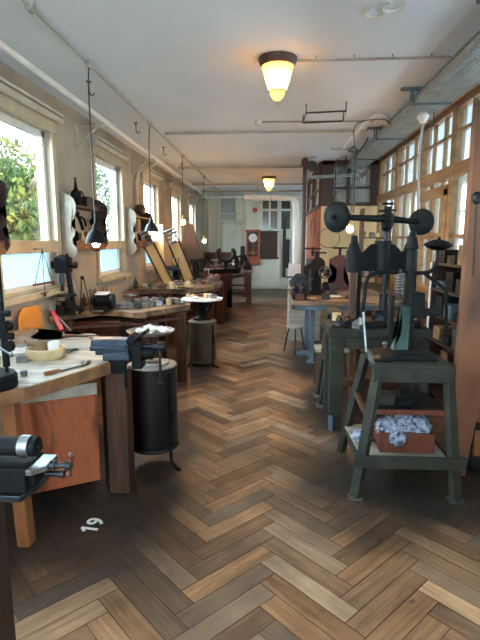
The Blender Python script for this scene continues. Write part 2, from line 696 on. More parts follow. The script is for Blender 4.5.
for k in range(-60, 160):
    for t_ in range(-10, 11):
        s_ = t_*2*L_
        # shifting by (s,0) equals moving diagonally; keep those near the room
        plank(k*W_+s_, k*W_, L_, W_)
        plank(k*W_-W_+s_, k*W_, W_, L_)
me = bpy.data.meshes.new('floor')
z0 = -.003
q = [bm.verts.new(p) for p in ((XL-.1, YB, z0), (XR+1.8, YB, z0), (XR+1.8, YF+.1, z0), (XL-.1, YF+.1, z0))]
f = bm.faces.new(q)
f.material_index = 1
bm.to_mesh(me)
bm.free()
me.materials.append(M['floor'])
me.materials.append(M['black'])
fo = bpy.data.objects.new('floor', me)
COL.objects.link(fo)
fo['kind'] = 'structure'

# --- ceiling
struct('ceiling', MB().box(((XL+3.9)/2, (YB+YF)/2, ZC+.06), (3.9-XL+.6, YF-YB+.4, .12)), 'ceiling')

# --- left wall with window openings
WIN = [(-1.6, -.65), (.57, 1.52), (3.72, 4.67), (5.9, 6.85), (8.1, 9.05), (10.4, 11.35), (12.6, 13.55)]
WIN = [(-2.2, -1.25), (-.4, .55), (1.55, 2.5)]+WIN[2:]
ZS, ZT = 1.10, 2.57
w = MB()
TH = .15
xc = XL-TH/2
w.box((xc, (YB+YF)/2, ZS/2), (TH, YF-YB, ZS))
w.box((xc, (YB+YF)/2, (ZT+ZC)/2), (TH, YF-YB, ZC-ZT))
WIN = [(a-.09, b-.01) for a, b in WIN]
e = YB
for a, b in WIN+[(YF, YF)]:
    if a > e:
        w.box((xc, (e+a)/2, (ZS+ZT)/2), (TH, a-e, ZT-ZS))
    e = b
struct('wall_left', w, 'plaster')
for i, (a, b) in enumerate(WIN):
    c = (a+b)/2
    w = MB()
    # casing on the room side, jamb lining, sash
    for y in (a-.035, b+.035):
        w.box((XL+.01, y, (ZS+ZT)/2), (.03, .08, ZT-ZS+.2))
    w.box((XL+.02, c, ZT+.05), (.04, b-a+.20, .11))
    w.box((XL+.03, c, ZS-.03), (.09, b-a+.2, .05))
    root = struct('window_%d' % (i+1), w, 'cream', bevel=.004)
    s = MB()
    xg = XL-.08
    for y in (a+.03, b-.03):
        s.box((xg, y, (ZS+ZT)/2), (.06, .06, ZT-ZS))
    s.box((xg, c, ZT-.03), (.06, b-a, .06))
    s.box((xg, c, ZS+.03), (.06, b-a, .06))
    s.done('sash', 'white_paint', root, .003, False)
    s = MB()
    s.box((xg+.04, c, 1.50), (.12, b-a, .11))
    s.box((XL-.07, c, ZS+.01), (.14, b-a, .02))
    s.done('transom', 'cream', root, .003, False)
    MB().box((xg, c, 2.045), (.008, b-a-.1, .99)).done('clear_pane', 'glass', root, 0, False)
    MB().box((xg, c, 1.30), (.008, b-a-.1, .34)).done('frosted_pane', 'frost', root, 0, False)
    portal((xg-.06, c, (ZS+ZT)/2), (0, -PI/2, 0), ZT-ZS, b-a)
    # roller blind box over each window
    if b > 1:
        w = MB().cyl((XL+.07, a-.12, 2.69), (XL+.07, b+.10, 2.69), .032, seg=14)
        r = thing('roller_blind', 'cream rolled-up blind over the ' + {3: 'first window, at the upper left edge', 4: 'second window from the left', 5: 'third window from the left', 6: 'fourth window from the left', 7: 'fifth window, the farthest'}.get(i+1, 'window'), 'blind', (XL+.06, c, 2.72), 0, 'roller blinds over the windows')
        w.done('blind_roll', 'bracket_white', r, world=True)
        MB().box((XL+.05, c, 2.74), (.10, b-a+.26, .025)).box((XL+.05, a-.13, 2.705), (.09, .02, .08)).box((XL+.05, b+.12, 2.705), (.09, .02, .08)).done('bracket_board', 'bracket_white', r, .003, world=True)

# --- far wall and rear wall
w = MB().box((.6, YF+.1, ZC/2), (6.0, .2, ZC))
struct('wall_far', w, 'farwall')
w = MB().box((-1.7, YB-.1, ZC/2), (1.0, .2, ZC)).box((1.9, YB-.1, ZC/2), (4.0, .2, ZC)).box((-.7, YB-.1, 2.75), (1.3, .2, .4)).box((-.7, YB-.1, .4), (1.3, .2, .8))
struct('wall_rear', w, 'plaster')
portal((-.7, YB-.12, 1.7), (PI/2, 0, PI), 1.3, 1.8)

# --- outer wall of the side passage behind the glazed partition
w = MB()
xo = 3.95
w.box((xo, (YB+YF)/2, .5), (.2, YF-YB, 1.0)).box((xo, (YB+YF)/2, 2.82), (.2, YF-YB, .24))
e = YB
pw = [(y, y+1.5) for y in (-2, .4, 2.8, 5.2, 7.6, 10.0, 12.4)]
for a, b in pw+[(YF, YF)]:
    w.box((xo, (e+a)/2, 1.85), (.2, a-e, 1.7))
    e = b
struct('wall_passage', w, 'plaster')
for i, (a, b) in enumerate(pw):
    w = MB()
    for k in range(4):
        w.box((xo-.02, a+(b-a)*k/3, 1.85), (.06, .05, 1.7))
    for z in (1.0, 1.6, 2.15, 2.7):
        w.box((xo-.02, (a+b)/2, z), (.06, b-a, .05))
    struct('window_%d' % (i+11), w, 'white_paint')
    portal((xo+.12, (a+b)/2, 1.85), (0, PI/2, 0), 1.7, b-a)

# --- glazed timber partition on the right
posts = [-2.5, -1.4, -.3, .8, 1.9, 3.0, 4.12, 5.24, 6.3, 7.5, 8.6, 9.7, 10.8, 11.9, 13.0, 14.2, 15.4]
w = MB()
for y in posts:
    w.box((XR, y, ZC/2), (.10, .12, ZC))
w.box((XR, (YB+YF)/2, 2.26), (.09, YF-YB, .13))
w.box((XR, (YB+YF)/2, ZC-.03), (.09, YF-YB, .08))
w.box((XR, (YB+YF)/2, .04), (.09, YF-YB, .10))
proot = struct('wall_right', w, 'part_rail', bevel=.004)
w = MB()
w.box((XR, (YB+YF)/2, .5), (.03, YF-YB, .9)).box((XR, (YB+YF)/2, .98), (.07, YF-YB, .09))
w.done('dado_boards', 'part_wood', proot, .003, False)
w = MB()
for a, b in zip(posts[:-1], posts[1:]):
    for k in (1, 2):
        y = a+(b-a)*k/3
        w.box((XR, y, (2.32+ZC)/2), (.04, .03, ZC-2.32))
        w.box((XR, y, 1.6), (.04, .03, 1.2))
w.box((XR, (YB+YF)/2, 2.64), (.04, YF-YB, .03)).box((XR, (YB+YF)/2, 1.60), (.04, YF-YB, .035))
w.done('glazing_bars', 'part_wood', proot, 0, False)
MB().box((XR+.01, (YB+YF)/2, 1.95), (.006, YF-YB, 1.9)).done('glass_panes', 'old_glass', proot, 0, False)
# a door in the partition, narrower bars and its own frame
w = MB()
for y in (5.34, 6.2):
    w.box((XR-.03, y, 1.05), (.06, .10, 2.1))
w.box((XR-.03, 5.77, 2.08), (.06, .96, .11)).box((XR-.03, 5.77, .95), (.06, .96, .14)).box((XR-.03, 5.77, .1), (.06, .96, .2))
droot = struct('door_1', w, 'part_rail', bevel=.004)
MB().box((XR-.03, 5.77, 1.55), (.03, .03, 1.1)).box((XR-.03, 5.77, 1.62), (.03, .86, .03)).done('door_bars', 'part_wood', droot, 0, False)
MB().box((XR-.03, 5.77, .55), (.025, .84, .72)).done('door_panel', 'part_wood', droot, .003, False)
MB().cyl((XR-.06, 6.16, 1.05), (XR-.12, 6.16, 1.05), .012).cyl((XR-.11, 6.16, 1.05), (XR-.11, 6.06, 1.05), .01).done('door_handle', 'brass', droot)

# --- glazed office box at the far right: front wall at Y=8.8, side wall X=.93
w = MB()
YO, XO = 8.8, .90
w.box((1.0, YO, 2.55), (.2, .12, .76)).box((1.82, YO, 2.55), (.16, .12, .76))
w.box((1.4, YO, 2.89), (1.0, .12, .07)).box((1.4, YO, 2.19), (1.0, .10, .06))
w.box((1.36, YO, 2.55), (.06, .08, .7)).box((1.4, YO, 2.47), (.8, .05, .035))
oroot = struct('wall_office_front', w, 'dark_wood', bevel=.003)
MB().box((1.4, YO+.02, 1.08), (1.0, .05, 2.16)).done('lower_boards', 'warm_wall', oroot, 0, False)
MB().box((1.4, YO+.01, 2.55), (.9, .006, .72)).done('glass_panes', 'old_glass', oroot, 0, False)
w = MB()
for y in (8.9, 10.3, 11.7):
    w.box((XO, y, 2.52), (.08, .08, .8))
w.box((XO, 10.3, 2.89), (.08, 3.0, .07)).box((XO, 10.3, 2.17), (.10, 3.0, .06)).box((XO, 10.3, 2.5), (.04, 3.0, .03))
oroot = struct('wall_office_side', w, 'brown_wood', bevel=.003)
MB().box((XO, 10.3, 1.07), (.05, 2.95, 2.14)).done('lower_boards', 'red_panel', oroot, 0, False)
MB().box((XO+.01, 10.3, 2.52), (.006, 2.9, .72)).done('glass_panes', 'old_glass', oroot, 0, False)
struct('pillar_red', MB().cyl((.575, 8.45, 0), (.575, 8.45, ZC), .035).box((.575, 8.45, .03), (.16, .16, .06)).box((.575, 8.45, 2.85), (.12, .1, .1)), 'red_steel', smooth=True)

# --- features of the far wall
yw = YF


def wpt(px, py):
    return at(px, py, Y=yw)


def wrect(w, x0, y0, x1, y1, d=.06, off=.0):
    a, b = wpt(x0, y0), wpt(x1, y1)
    w.box(((a.x+b.x)/2, yw-d/2-off, (a.z+b.z)/2), (abs(b.x-a.x), d, abs(a.z-b.z)))


w = MB()
for x in (222, 239.5):
    wrect(w, x, 222, x+2.6, 288, .07)
wrect(w, 222, 222, 242, 225, .07)
for yy in (238, 252, 266, 284):
    wrect(w, 224, yy, 240, yy+2.4, .06)
dr = struct('door_2', w, 'pale_green', bevel=.004)
w = MB()
wrect(w, 224, 224, 240, 288, .03)
w.done('door_panel', 'pale_green', dr, 0, False)
w = MB()
wrect(w, 226, 228, 226.7, 236, .05)
wrect(w, 226, 214, 226.6, 214.6, .02)
w = MB()
# upper light over the door
for x in (219, 235, 245):
    wrect(w, x, 196, x+1.3, 221, .07)
wrect(w, 219, 194, 246, 196.5, .07)
wrect(w, 219, 219.5, 246, 221.5, .07)
wrect(w, 219, 213, 246, 214, .06)
wr_ = struct('window_21', w, 'pale_green')
w = MB()
wrect(w, 220, 196, 235, 220, .02)
w.done('grey_pane', mat('grey_pane', '8e9a9c', 'a8b2b2', rough=.2, scale=(1, 1, 1)), wr_, 0, False)
w = MB()
for x in (258.5, 269, 279.5, 290.5):
    wrect(w, x, 194, x+1.5, 231, .07)
for yy in (193, 209, 229):
    wrect(w, 258.5, yy, 292, yy+2, .07)
wr_ = struct('window_22', w, 'pale_green')
w = MB()
wrect(w, 259, 195, 291, 229, .02)
w.done('dark_pane', 'dark_glass', wr_, 0, False)
# panelling of the far wall
w = MB()
for x in (197, 208, 217, 246, 260, 277.5, 296):
    wrect(w, x, 196, x+2, 289, .05)
wrect(w, 197, 283, 300, 288, .06)
wrect(w, 197, 205, 219, 207, .05)
struct('trim_1', w, 'farwall', bevel=.004)
w = MB()
for k in range(5):
    x = 260.5+k*3.6
    wrect(w, x, 231, x+2.3, 258, .07, .02)
wrect(w, 260, 230, 278.5, 259, .02, .0)
wrect(w, 260, 230, 278.5, 232, .06, .0)
wrect(w, 260, 257, 278.5, 259, .06, .0)
struct('trim_2', w, 'slate', bevel=.003)

# skirting
struct('baseboard_left', MB().box((XL+.02, (YB+YF)/2, .08), (.03, YF-YB, .16)), 'cream')

# ------------------------------------------------------------------ the world outside the windows
o = struct('ground_outside', MB().box((-14, 6, -.6), (23, 60, .1)), 'ground')


def tree(x, y, h, r, m, label, seed):
    rr = random.Random(seed)
    t = thing('tree', label, 'tree', (x, y, -.55), 0, 'trees outside the windows')
    w_ = MB().tube([(0, 0, 0), (.1, .05, h*.3), (-.05, 0, h*.6), (.1, .1, h*.85)], [.22, .16, .1, .05])
    for k in range(7):
        a = rr.uniform(0, 2*PI)
        z = rr.uniform(.3, .7)*h
        w_.tube([(0, 0, z), (math.cos(a)*r*.4, math.sin(a)*r*.4, z+.5), (math.cos(a)*r*.8, math.sin(a)*r*.8, z+1.0)], .04, 5)
    w_.done('trunk', 'bark', t)
    b = bmesh.new()
    for k in range(15000):
        # leaves in clumps
        th, ph = rr.uniform(0, 2*PI), math.acos(rr.uniform(-1, 1))
        q_ = rr.uniform(.45, 1)**.6
        c_ = Vector((math.sin(ph)*math.cos(th)*r*q_, math.sin(ph)*math.sin(th)*r*q_, h*.58+math.cos(ph)*h*.5*q_))
        if math.sin(c_.x*2.1+seed)*math.cos(c_.y*2.3)*math.sin(c_.z*1.9) < -.28:
            continue
        s_ = rr.uniform(.04, .09)
        e_ = Euler((rr.uniform(0, 6), rr.uniform(0, 6), rr.uniform(0, 6))).to_matrix()
        vv = [b.verts.new(c_+e_ @ Vector(p)*s_) for p in ((-1, 0, 0), (0, -.6, 0), (1, 0, .2), (0, .6, 0))]
        b.faces.new(vv)
    me_ = bpy.data.meshes.new('foliage')
    b.to_mesh(me_)
    b.free()
    me_.materials.append(M[m])
    f_ = bpy.data.objects.new('foliage', me_)
    COL.objects.link(f_)
    f_.parent = t
    return t


tree(-7.6, 13.2, 4.6, 2.3, 'leaf', 'yellow-green autumn tree seen through the first window', 1)
tree(-4.6, 8.0, 3.2, 1.2, 'leaf', 'lower autumn tree at the left edge of the first window', 2)
tree(-7.6, 20.5, 5.0, 2.3, 'leaf_green', 'green tree seen through the second window', 3)

# ================================================================== CEILING FITTINGS AND PIPES
def ceiling_lamp(x, y, s, label):
    t = thing('ceiling_lamp', label, 'ceiling lamp', (x, y, ZC), 0, 'warm glass ceiling lamps')
    MB().lathe([(.165*s, -.002), (.165*s, -.02), (.15*s, -.05), (.135*s, -.06)][::-1], seg=28).done('rim', 'brown_wood', t)
    MB().lathe([(.072*s, -.235), (.10*s, -.16), (.135*s, -.055)], seg=28).done('lamp_shade', 'shade_glass', t)
    MB().lathe([(.004, -.315), (.035*s, -.30), (.062*s, -.265), (.068*s, -.238)], seg=24).done('globe', 'shade_glass_hot', t)
    l_ = bpy.data.lights.new('lamp_glow', 'POINT')
    l_.energy = 3.6
    l_.color = (1, .76, .45)
    l_.shadow_soft_size = .03
    lo_ = bpy.data.objects.new('lamp_glow', l_)
    COL.objects.link(lo_)
    lo_.parent = t
    lo_.location = (0, 0, -.19)
    MB().lathe([(.075*s, -.242), (.078*s, -.237), (.075*s, -.232)], seg=24).cyl((0, 0, -.335), (0, 0, -.31), .008).done('band', 'brass', t)
    return t


ceiling_lamp(.045, 3.96, .9, 'near ceiling lamp with glowing glass cone and brown rim')
ceiling_lamp(-.036, 10.8, .95, 'far ceiling lamp with glowing glass cone, above the aisle')


def pendant(loc, top, kind, label, mat_='black'):
    x, y, z = loc
    t = thing('pendant_lamp', label, 'pendant lamp', (x, y, z), 0, 'pendant lamps')
    pts = [Vector(p)-Vector(loc) for p in top]
    MB().tube(pts+[Vector((0, 0, .13 if kind == 'shade' else .09))], .006, 6).done('cord', 'cord', t)
    if kind == 'shade':
        MB().lathe([(.085, 0), (.083, .03), (.06, .08), (.025, .115), (.02, .15), (.012, .16)], seg=24).done('lamp_shade', mat_, t)
        MB().sph((0, 0, -.004), .03).done('bulb', 'bulb', t)
    else:
        MB().lathe([(.022, .03), (.024, .06), (.014, .10), (.008, .12)], seg=14).done('socket', 'brass', t)
        MB().sph((0, 0, 0), .036, (1, 1, 1.15)).done('bulb', 'bulb', t)
    return t


pendant((-1.44, 3.95, 1.53), [(-1.42, 3.92, 2.89), (-1.44, 3.95, 2.7), (-1.44, 3.95, 2.2)], 'shade', 'black bell-shaped pendant lamp with lit bulb, before the second window', 'iron')
pendant((-1.45, 5.9, 1.66), [(-1.42, 5.85, 2.9), (-1.45, 5.9, 2.7), (-1.45, 5.9, 2.2)], 'shade', 'black pendant lamp over the blond boards, beyond the bell-shaped one')
pendant((-1.44, 8.05, 1.86), [(-1.42, 8.0, 2.9), (-1.44, 8.05, 2.6)], 'bulb', 'bare glowing bulb on a cord above the brown leaning panel')
pendant((-1.44, 10.6, 1.55), [(-1.42, 10.6, 2.9), (-1.44, 10.6, 2.6)], 'bulb', 'bare glowing bulb on a cord, the farthest one on the left')
p = at(350, 229, Y=5.6)
pendant(tuple(p), [(1.28, 5.5, 2.78), (1.2, 5.6, 2.86), (p.x+.02, 5.6, 2.8), (p.x+.02, 5.6, 2.5)], 'bulb', 'bare glowing bulb beside the two-ball press on the right')
for px_, t_ in ((184, 'brown'),):
    pass

single('water_pipe', MB().tube([(-1.72, YB+.05, 2.8), (-1.76, 5.2, 2.8), (-1.84, 15.45, 2.8)], .026, 10, False), 'pipe_white', 'thick pale pipe running the length of the room above the windows', 'pipe')
cd = thing('electric_conduit', 'thin grey conduit along the ceiling from which the left pendants hang', 'conduit', (-1.42, 6, 2.91))
MB().tube([(-1.42, YB+.05, 2.91), (-1.42, 15.4, 2.91)], .011, 8, False).done('tube', 'pipe_gray', cd, world=True)
for y in (3.0, 3.92, 5.85, 8.0, 10.6, 13):
    MB().cyl((-1.42, y-.03, 2.90), (-1.42, y+.03, 2.90), .022).cyl((-1.42, y, 2.90), (-1.42, y, 2.93), .03).done('junction_box', 'pipe_gray', cd, world=True)
for i, (y, x0, x1, z, r, m, lb) in enumerate([
        (3.93, .19, 1.33, 2.90, .010, 'pipe_gray', 'thin conduit from the near ceiling lamp to the cable tray'),
        (6.35, -1.35, 1.2, 2.90, .016, 'pipe_gray', 'grey pipe across the ceiling, nearest of the long cross pipes'),
        (9.1, -1.7, .85, 2.88, .022, 'pipe_gray', 'grey pipe across the ceiling before the far lamp'),
        (11.6, -1.9, .85, 2.86, .02, 'pipe_gray', 'grey pipe across the ceiling just behind the far lamp'),
        (13.0, -2.0, .84, 2.84, .025, 'pipe_gray', 'grey pipe across the ceiling, second from the far wall'),
        (14.2, -2.0, .84, 2.80, .03, 'pipe_white', 'pale pipe across the ceiling, nearest the far wall')]):
    w = MB().tube([(x0, y, z), (x1, y, z)], r, 8, False)
    for k in range(4):
        x = x0+(x1-x0)*(k+.5)/4
        w.cyl((x, y, z), (x, y, ZC), .006, seg=6)
    single('ceiling_pipe', w, m, lb, 'pipe', group='pipes across the ceiling')

for i, (y, lb) in enumerate([(4.4, 'first from the front'), (5.9, 'second from the front'), (7.4, 'third from the front'), (8.9, 'fourth from the front')]):
    single('ceiling_hook', MB().cyl((-1.6, y, 2.93), (-1.6, y, 2.86), .006, seg=6).cyl((-1.6, y, 2.925), (-1.6, y, 2.93), .025).tube([(-1.6, y, 2.86), (-1.6, y+.02, 2.83), (-1.58, y+.02, 2.82), (-1.56, y+.02, 2.84)], .005, 6), 'black',
           'small black hook in the ceiling between pipe and conduit, '+lb, 'hook', group='ceiling hooks')
# wall brackets carrying the long pipe
for i, (y, lb) in enumerate([(5.3, 'first'), (7.45, 'second'), (9.7, 'third'), (11.9, 'fourth')]):
    b = MB().box((-2.092, y, 2.66), (.014, .04, .26)).beam((-2.085, y, 2.56), (-1.86, y, 2.75), .018, .018).beam((-2.085, y, 2.76), (-1.76, y, 2.765), .02, .014)
    single('pipe_bracket', b, 'bracket_white', lb+' cream wall bracket holding up the long pipe', 'bracket', group='wall brackets under the long pipe', bevel=.003)

single('wall_pipe', MB().tube([(-2.06, 7.5, 1.7), (-2.06, 7.5, 2.3), (-2.05, 7.5, 2.5), (-2.0, 7.52, 2.62), (-1.86, 7.6, 2.68), (-1.79, 7.7, 2.76)], .028, 10), 'cream', 'cream pipe rising between the second and third windows and bending to the ceiling', 'pipe')

# duct at the back
w = MB().tube([(-.65, 12, 2.60), (.4, 12, 2.58), (.55, 12, 2.56), (.60, 12, 2.45), (.62, 12, 2.2), (.62, 12, .95)], .075, 14)
dt = thing('air_duct', 'white round duct crossing at the back and bending down at the right', 'duct', (.6, 12, 0))
w.done('pipe', 'pipe_white', dt, world=True)
MB().box((.62, 12, .75), (.3, .3, .5)).box((.62, 12, .25), (.24, .24, .5)).done('filter_box', 'pipe_white', dt, .01, world=True)
MB().cyl((-.65, 12, 2.60), (-.67, 12, 2.60), .085).done('collar', 'galv', dt, world=True)
MB().cyl((.0, 12, 2.59), (.02, 12, 2.59), .085).done('collar', 'galv', dt, world=True)
MB().cyl((-.3, 12, 2.6), (-.3, 12, 2.93), .01, seg=6).done('hanger', 'galv', dt, world=True)

# small conduit with switch in the ceiling middle and the hanging rectangular rails
sw = thing('ceiling_socket', 'small white socket on the ceiling with a thin conduit leading right', 'socket', (-.15, 5.9, 2.91))
MB().cyl((-.15, 5.9, 2.88), (-.15, 5.9, 2.93), .045, .04).done('socket_body', 'white_paint', sw, world=True)
MB().tube([(-.12, 5.9, 2.92), (1.18, 5.95, 2.92)], .01, 6, False).done('tube', 'pipe_gray', sw, world=True)
rl = thing('hanging_rail', 'rectangular black wire rail hanging from the ceiling near the tray', 'rail', (.6, 5.6, 2.9))
a0, a1, a2, a3 = at(303, 123, z=2.84), at(306, 113, z=2.84), at(346, 111, z=2.84), at(343, 121, z=2.84)
MB().tube([a0, a1, a2, a3, a0], .009, 6, False).done('rail_loop', 'black', rl, world=True)
w = MB()
for a_ in (a0, a1, a2, a3):
    w.cyl(a_, (a_.x, a_.y, 2.93), .006, seg=6)
w.done('hanger', 'black', rl, world=True)

# faded pipe rings on the ceiling at the top
for k, (px_, py_, lb) in enumerate([(375, 12, 'left'), (393, 7, 'right')]):
    q = at(px_, py_, z=2.925)
    w = MB().tube([(q.x+.06*math.cos(a_), q.y+.06*math.sin(a_), 2.925) for a_ in [R(t_) for t_ in range(-30, 250, 30)]], .01, 6)
    single('ceiling_ring', w, 'white_paint', lb+' one of two white round mouldings on the ceiling at the top edge', 'moulding', group='round ceiling mouldings')

# perforated cable tray
def tray_mat():
    m = mat('perforated_galvanised', '8b9494', 'aeb6b5', rough=.45, metal=.5, scale=(8, 8, 8))
    n, l = m.node_tree.nodes, m.node_tree.links
    t = n.new('ShaderNodeTexCoord')
    b = n['Principled BSDF']
    sp = n.new('ShaderNodeSeparateXYZ')
    l.new(t.outputs['Object'], sp.inputs[0])
    ad = n.new('ShaderNodeMath')
    ad.operation = 'ADD'
    l.new(sp.outputs[0], ad.inputs[0])
    l.new(sp.outputs[2], ad.inputs[1])

    def wave(src, f, th):
        a = n.new('ShaderNodeMath')
        a.operation = 'MULTIPLY'
        a.inputs[1].default_value = f
        l.new(src, a.inputs[0])
        b_ = n.new('ShaderNodeMath')
        b_.operation = 'SINE'
        l.new(a.outputs[0], b_.inputs[0])
        c_ = n.new('ShaderNodeMath')
        c_.operation = 'GREATER_THAN'
        c_.inputs[1].default_value = th
        l.new(b_.outputs[0], c_.inputs[0])
        return c_
    w1 = wave(sp.outputs[1], 2*PI/.05, .0)
    w2 = wave(ad.outputs[0], 2*PI/.035, .3)
    mu = n.new('ShaderNodeMath')
    mu.operation = 'MULTIPLY'
    l.new(w1.outputs[0], mu.inputs[0])
    l.new(w2.outputs[0], mu.inputs[1])
    iv = n.new('ShaderNodeMath')
    iv.operation = 'SUBTRACT'
    iv.inputs[0].default_value = 1
    l.new(mu.outputs[0], iv.inputs[1])
    l.new(iv.outputs[0], b.inputs['Alpha'])
    return m


tr = thing('cable_tray', 'grey perforated cable tray running along the ceiling on the right', 'cable tray', (1.30, 6, 2.725))
tm = tray_mat()
MB().box((1.41, 6.3, 2.76), (.31, 17.8, .003)).box((1.257, 6.3, 2.79), (.003, 17.8, .065)).box((1.563, 6.3, 2.79), (.003, 17.8, .065)).done('channel', tm, tr, world=True, smooth=False)
MB().box((1.25, 6.3, 2.824), (.022, 17.8, .006)).box((1.57, 6.3, 2.824), (.022, 17.8, .006)).box((1.257, 6.3, 2.762), (.008, 17.8, .01)).box((1.563, 6.3, 2.762), (.008, 17.8, .01)).done('lip', 'galv', tr, world=True, smooth=False)
for k, y in enumerate((1.6, 3.1, 4.75, 6.3, 7.8, 9.4, 11.0, 12.6)):
    if y > 8.9 or y < 0:
        pass
    MB().box((1.21, y, 2.83), (.012, .03, .14)).box((1.235, y, 2.83), (.012, .03, .14)).box((1.22, y, 2.882), (.20, .05, .022)).box((1.40, y, 2.752), (.34, .03, .014)).done('hanger', 'blue_gray', tr, world=True)
w = MB()
for k in range(5):
    w.tube([(1.285+.03*k+rnd.uniform(-.01, .01), -2.4+j*1.7, 2.775+.004*(k % 2)) for j in range(11)], .009, 6)
w.done('cables', 'black', tr, world=True)

tr.location = (1.36, 6, 2.76)
bl = thing('signal_bell', 'white round signal bell at the cable tray with a pipe going down', 'bell', (1.75, 6.0, 2.7))
q = at(423, 117, z=2.73)
MB().sph(q, .055, (1, 1, .85)).cyl((q.x, q.y, q.z), (q.x, q.y, q.z-.06), .04, .03).done('bell_body', 'white_paint', bl, world=True)
q2 = at(419, 215, Y=q.y+.1)
MB().tube([(q.x, q.y, q.z-.05), (q.x+.0, q.y+.02, q.z-.2), (q.x, q.y+.04, q.z-.45), (q2.x, q2.y, q2.z)], .013, 8).done('pipe', 'pipe_gray', bl, world=True)
MB().tube([q+Vector((.05, 0, 0)), q+Vector((.1, .05, -.08)), q+Vector((.14, .1, -.02)), q+Vector((.12, .1, .1))], .006, 6).done('wire', 'cord', bl, world=True)

# hanging black cables by the office
q = at(354, 200, Y=7.2)
single('hanging_cable', MB().tube([(1.25, 6.6, 2.86), (1.2, 6.9, 2.76), (1.1, 7.1, 2.8), (q.x-.03, 7.2, 2.86), (q.x, 7.2, 2.7), (q.x, 7.2, 2.2), (q.x, 7.2, 1.95)], .011, 8), 'cord', 'thick black cable hanging with a loop from the cable tray', 'cable')
q = at(335, 200, Y=8.4)
single('hanging_cable', MB().tube([(1.24, 8.28, 2.93), (1.22, 8.3, 2.86), (1.15, 8.35, 2.86), (q.x, 8.4, 2.86), (q.x, 8.4, 2.6), (q.x, 8.4, 2.1)], .011, 8), 'cord', 'thinner black cable hanging before the brown framed office window', 'cable')
single('slanting_pipe', MB().tube([at(344, 148, z=2.86), at(352, 138, z=2.86), at(371, 118, z=2.88), at(384, 117, z=2.88), at(387, 124, z=2.86)], .022, 8), 'pipe_white', 'pale bent pipe slanting along the ceiling beside the cable tray', 'pipe')
single('slanting_pipe', MB().tube([at(330, 149, z=2.88), at(350, 149, z=2.88), at(357, 150, z=2.88), at(359, 156, z=2.86)], .018, 8), 'pipe_gray', 'short grey bent pipe ending at the cable tray before the office', 'pipe')
sp = thing('loudspeaker', 'round black loudspeaker on the ceiling beside the red pillar', 'loudspeaker', (.66, 8.4, 2.8))
MB().cyl((.68, 8.3, 2.77), (.68, 8.46, 2.77), .09, .06).done('horn', 'black', sp, world=True)
MB().cyl((.68, 8.4, 2.85), (.68, 8.4, 2.93), .012).box((.68, 8.4, 2.922), (.14, .06, .012)).done('bracket', 'pipe_gray', sp, world=True)
single('grey_bar', MB().tube([(.61, 8.55, 2.62), (1.5, 8.55, 2.66)], .03, 10, False), 'galv', 'round galvanised bar crossing in front of the framed office window', 'pipe')
w = MB()
for k, (px_, py_, r_) in enumerate([(331, 216, .10), (329, 238, .19)]):
    q = at(px_, py_, Y=8.74)
    w = MB().tube([(q.x+r_*math.cos(R(a_)), 8.745, q.z+r_*.9*math.sin(R(a_))) for a_ in range(100, 440, 24)], .007, 6)
    single('cable_loop', w, 'cord', ('small' if k == 0 else 'large')+' loop of wire hanging on the ochre office boards', 'cable', group='wire loops on the office wall')
for k, (px_, py_, r_) in enumerate([(313, 226, .07)]):
    w = MB().tube([(.868, at(px_, py_, X=.87).y+r_*7*math.cos(R(a_)), 1.82+.17*math.sin(R(a_))) for a_ in range(100, 440, 24)], .006, 6)
    single('cable_loop', w, 'cord', 'coil of dark wire hung on the red boards of the office side', 'cable', group='wire loops on the office wall')

# clock, alarm, small black box on the far wall
ck = thing('wall_clock', 'red-brown pendulum wall clock with white dial beside the slatted panel', 'clock', (-.52, YF, 1.3))
a_, b_ = wpt(246.5, 230), wpt(259.5, 264)
xc, zc, wd, ht = (a_.x+b_.x)/2, (a_.z+b_.z)/2, b_.x-a_.x, a_.z-b_.z
w = MB().box((xc, YF-.02, zc), (wd, .03, ht)).box((a_.x+.025, YF-.09, zc), (.05, .16, ht)).box((b_.x-.025, YF-.09, zc), (.05, .16, ht)).box((xc, YF-.09, a_.z-.02), (wd+.06, .18, .05)).box((xc, YF-.09, b_.z+.02), (wd+.04, .18, .05)).box((xc, YF-.09, b_.z+.36), (wd, .15, .05)).box((xc, YF-.07, b_.z+.13), (wd-.06, .12, .18))
w.done('case', 'clock_wood', ck, .004, world=True)
dz = a_.z-.25
MB().cyl((xc, YF-.07, dz), (xc, YF-.1, dz), .135, seg=28).done('dial', 'dial', ck, world=True)
MB().beam((xc, YF-.105, dz), (xc-.03, YF-.105, dz+.09), .012, .004).beam((xc, YF-.105, dz), (xc+.07, YF-.105, dz+.02), .014, .004).done('hands', 'black', ck, world=True)
MB().cyl((xc, YF-.06, dz-.14), (xc, YF-.06, dz-.45), .008, seg=6).cyl((xc, YF-.075, dz-.47), (xc, YF-.055, dz-.47), .05).done('pendulum', 'brass', ck, world=True)
MB().box((xc, YF-.045, dz-.2), (wd-.1, .01, .75)).done('backboard', 'slate', ck, 0, world=True)
q = wpt(255, 210)
al = thing('fire_alarm', 'red round fire alarm bell on the far wall above the clock', 'alarm', (q.x, YF, q.z))
MB().cyl((0, -.0, 0), (0, -.06, 0), .075, .065).done('shell', 'red_alarm', al)
MB().box((0, -.01, -.12), (.07, .02, .06)).done('plate', 'white_paint', al, .003)
q = wpt(242.6, 254)
single('fuse_box', MB().box((0, -.05, 0), (.13, .1, .5)).box((0, -.105, 0), (.09, .01, .4)), 'black', 'tall black fuse box on the far wall left of the clock', 'box', (q.x, YF, q.z), bevel=.004)
q = wpt(284, 256)
single('fuse_box', MB().box((0, -.04, 0), (.10, .08, 1.9)).box((.10, -.05, -.2), (.14, .1, .9)), 'black', 'tall black cabinet strip on the far wall right of the slatted panel', 'box', (q.x, YF, 1.35), bevel=.004)


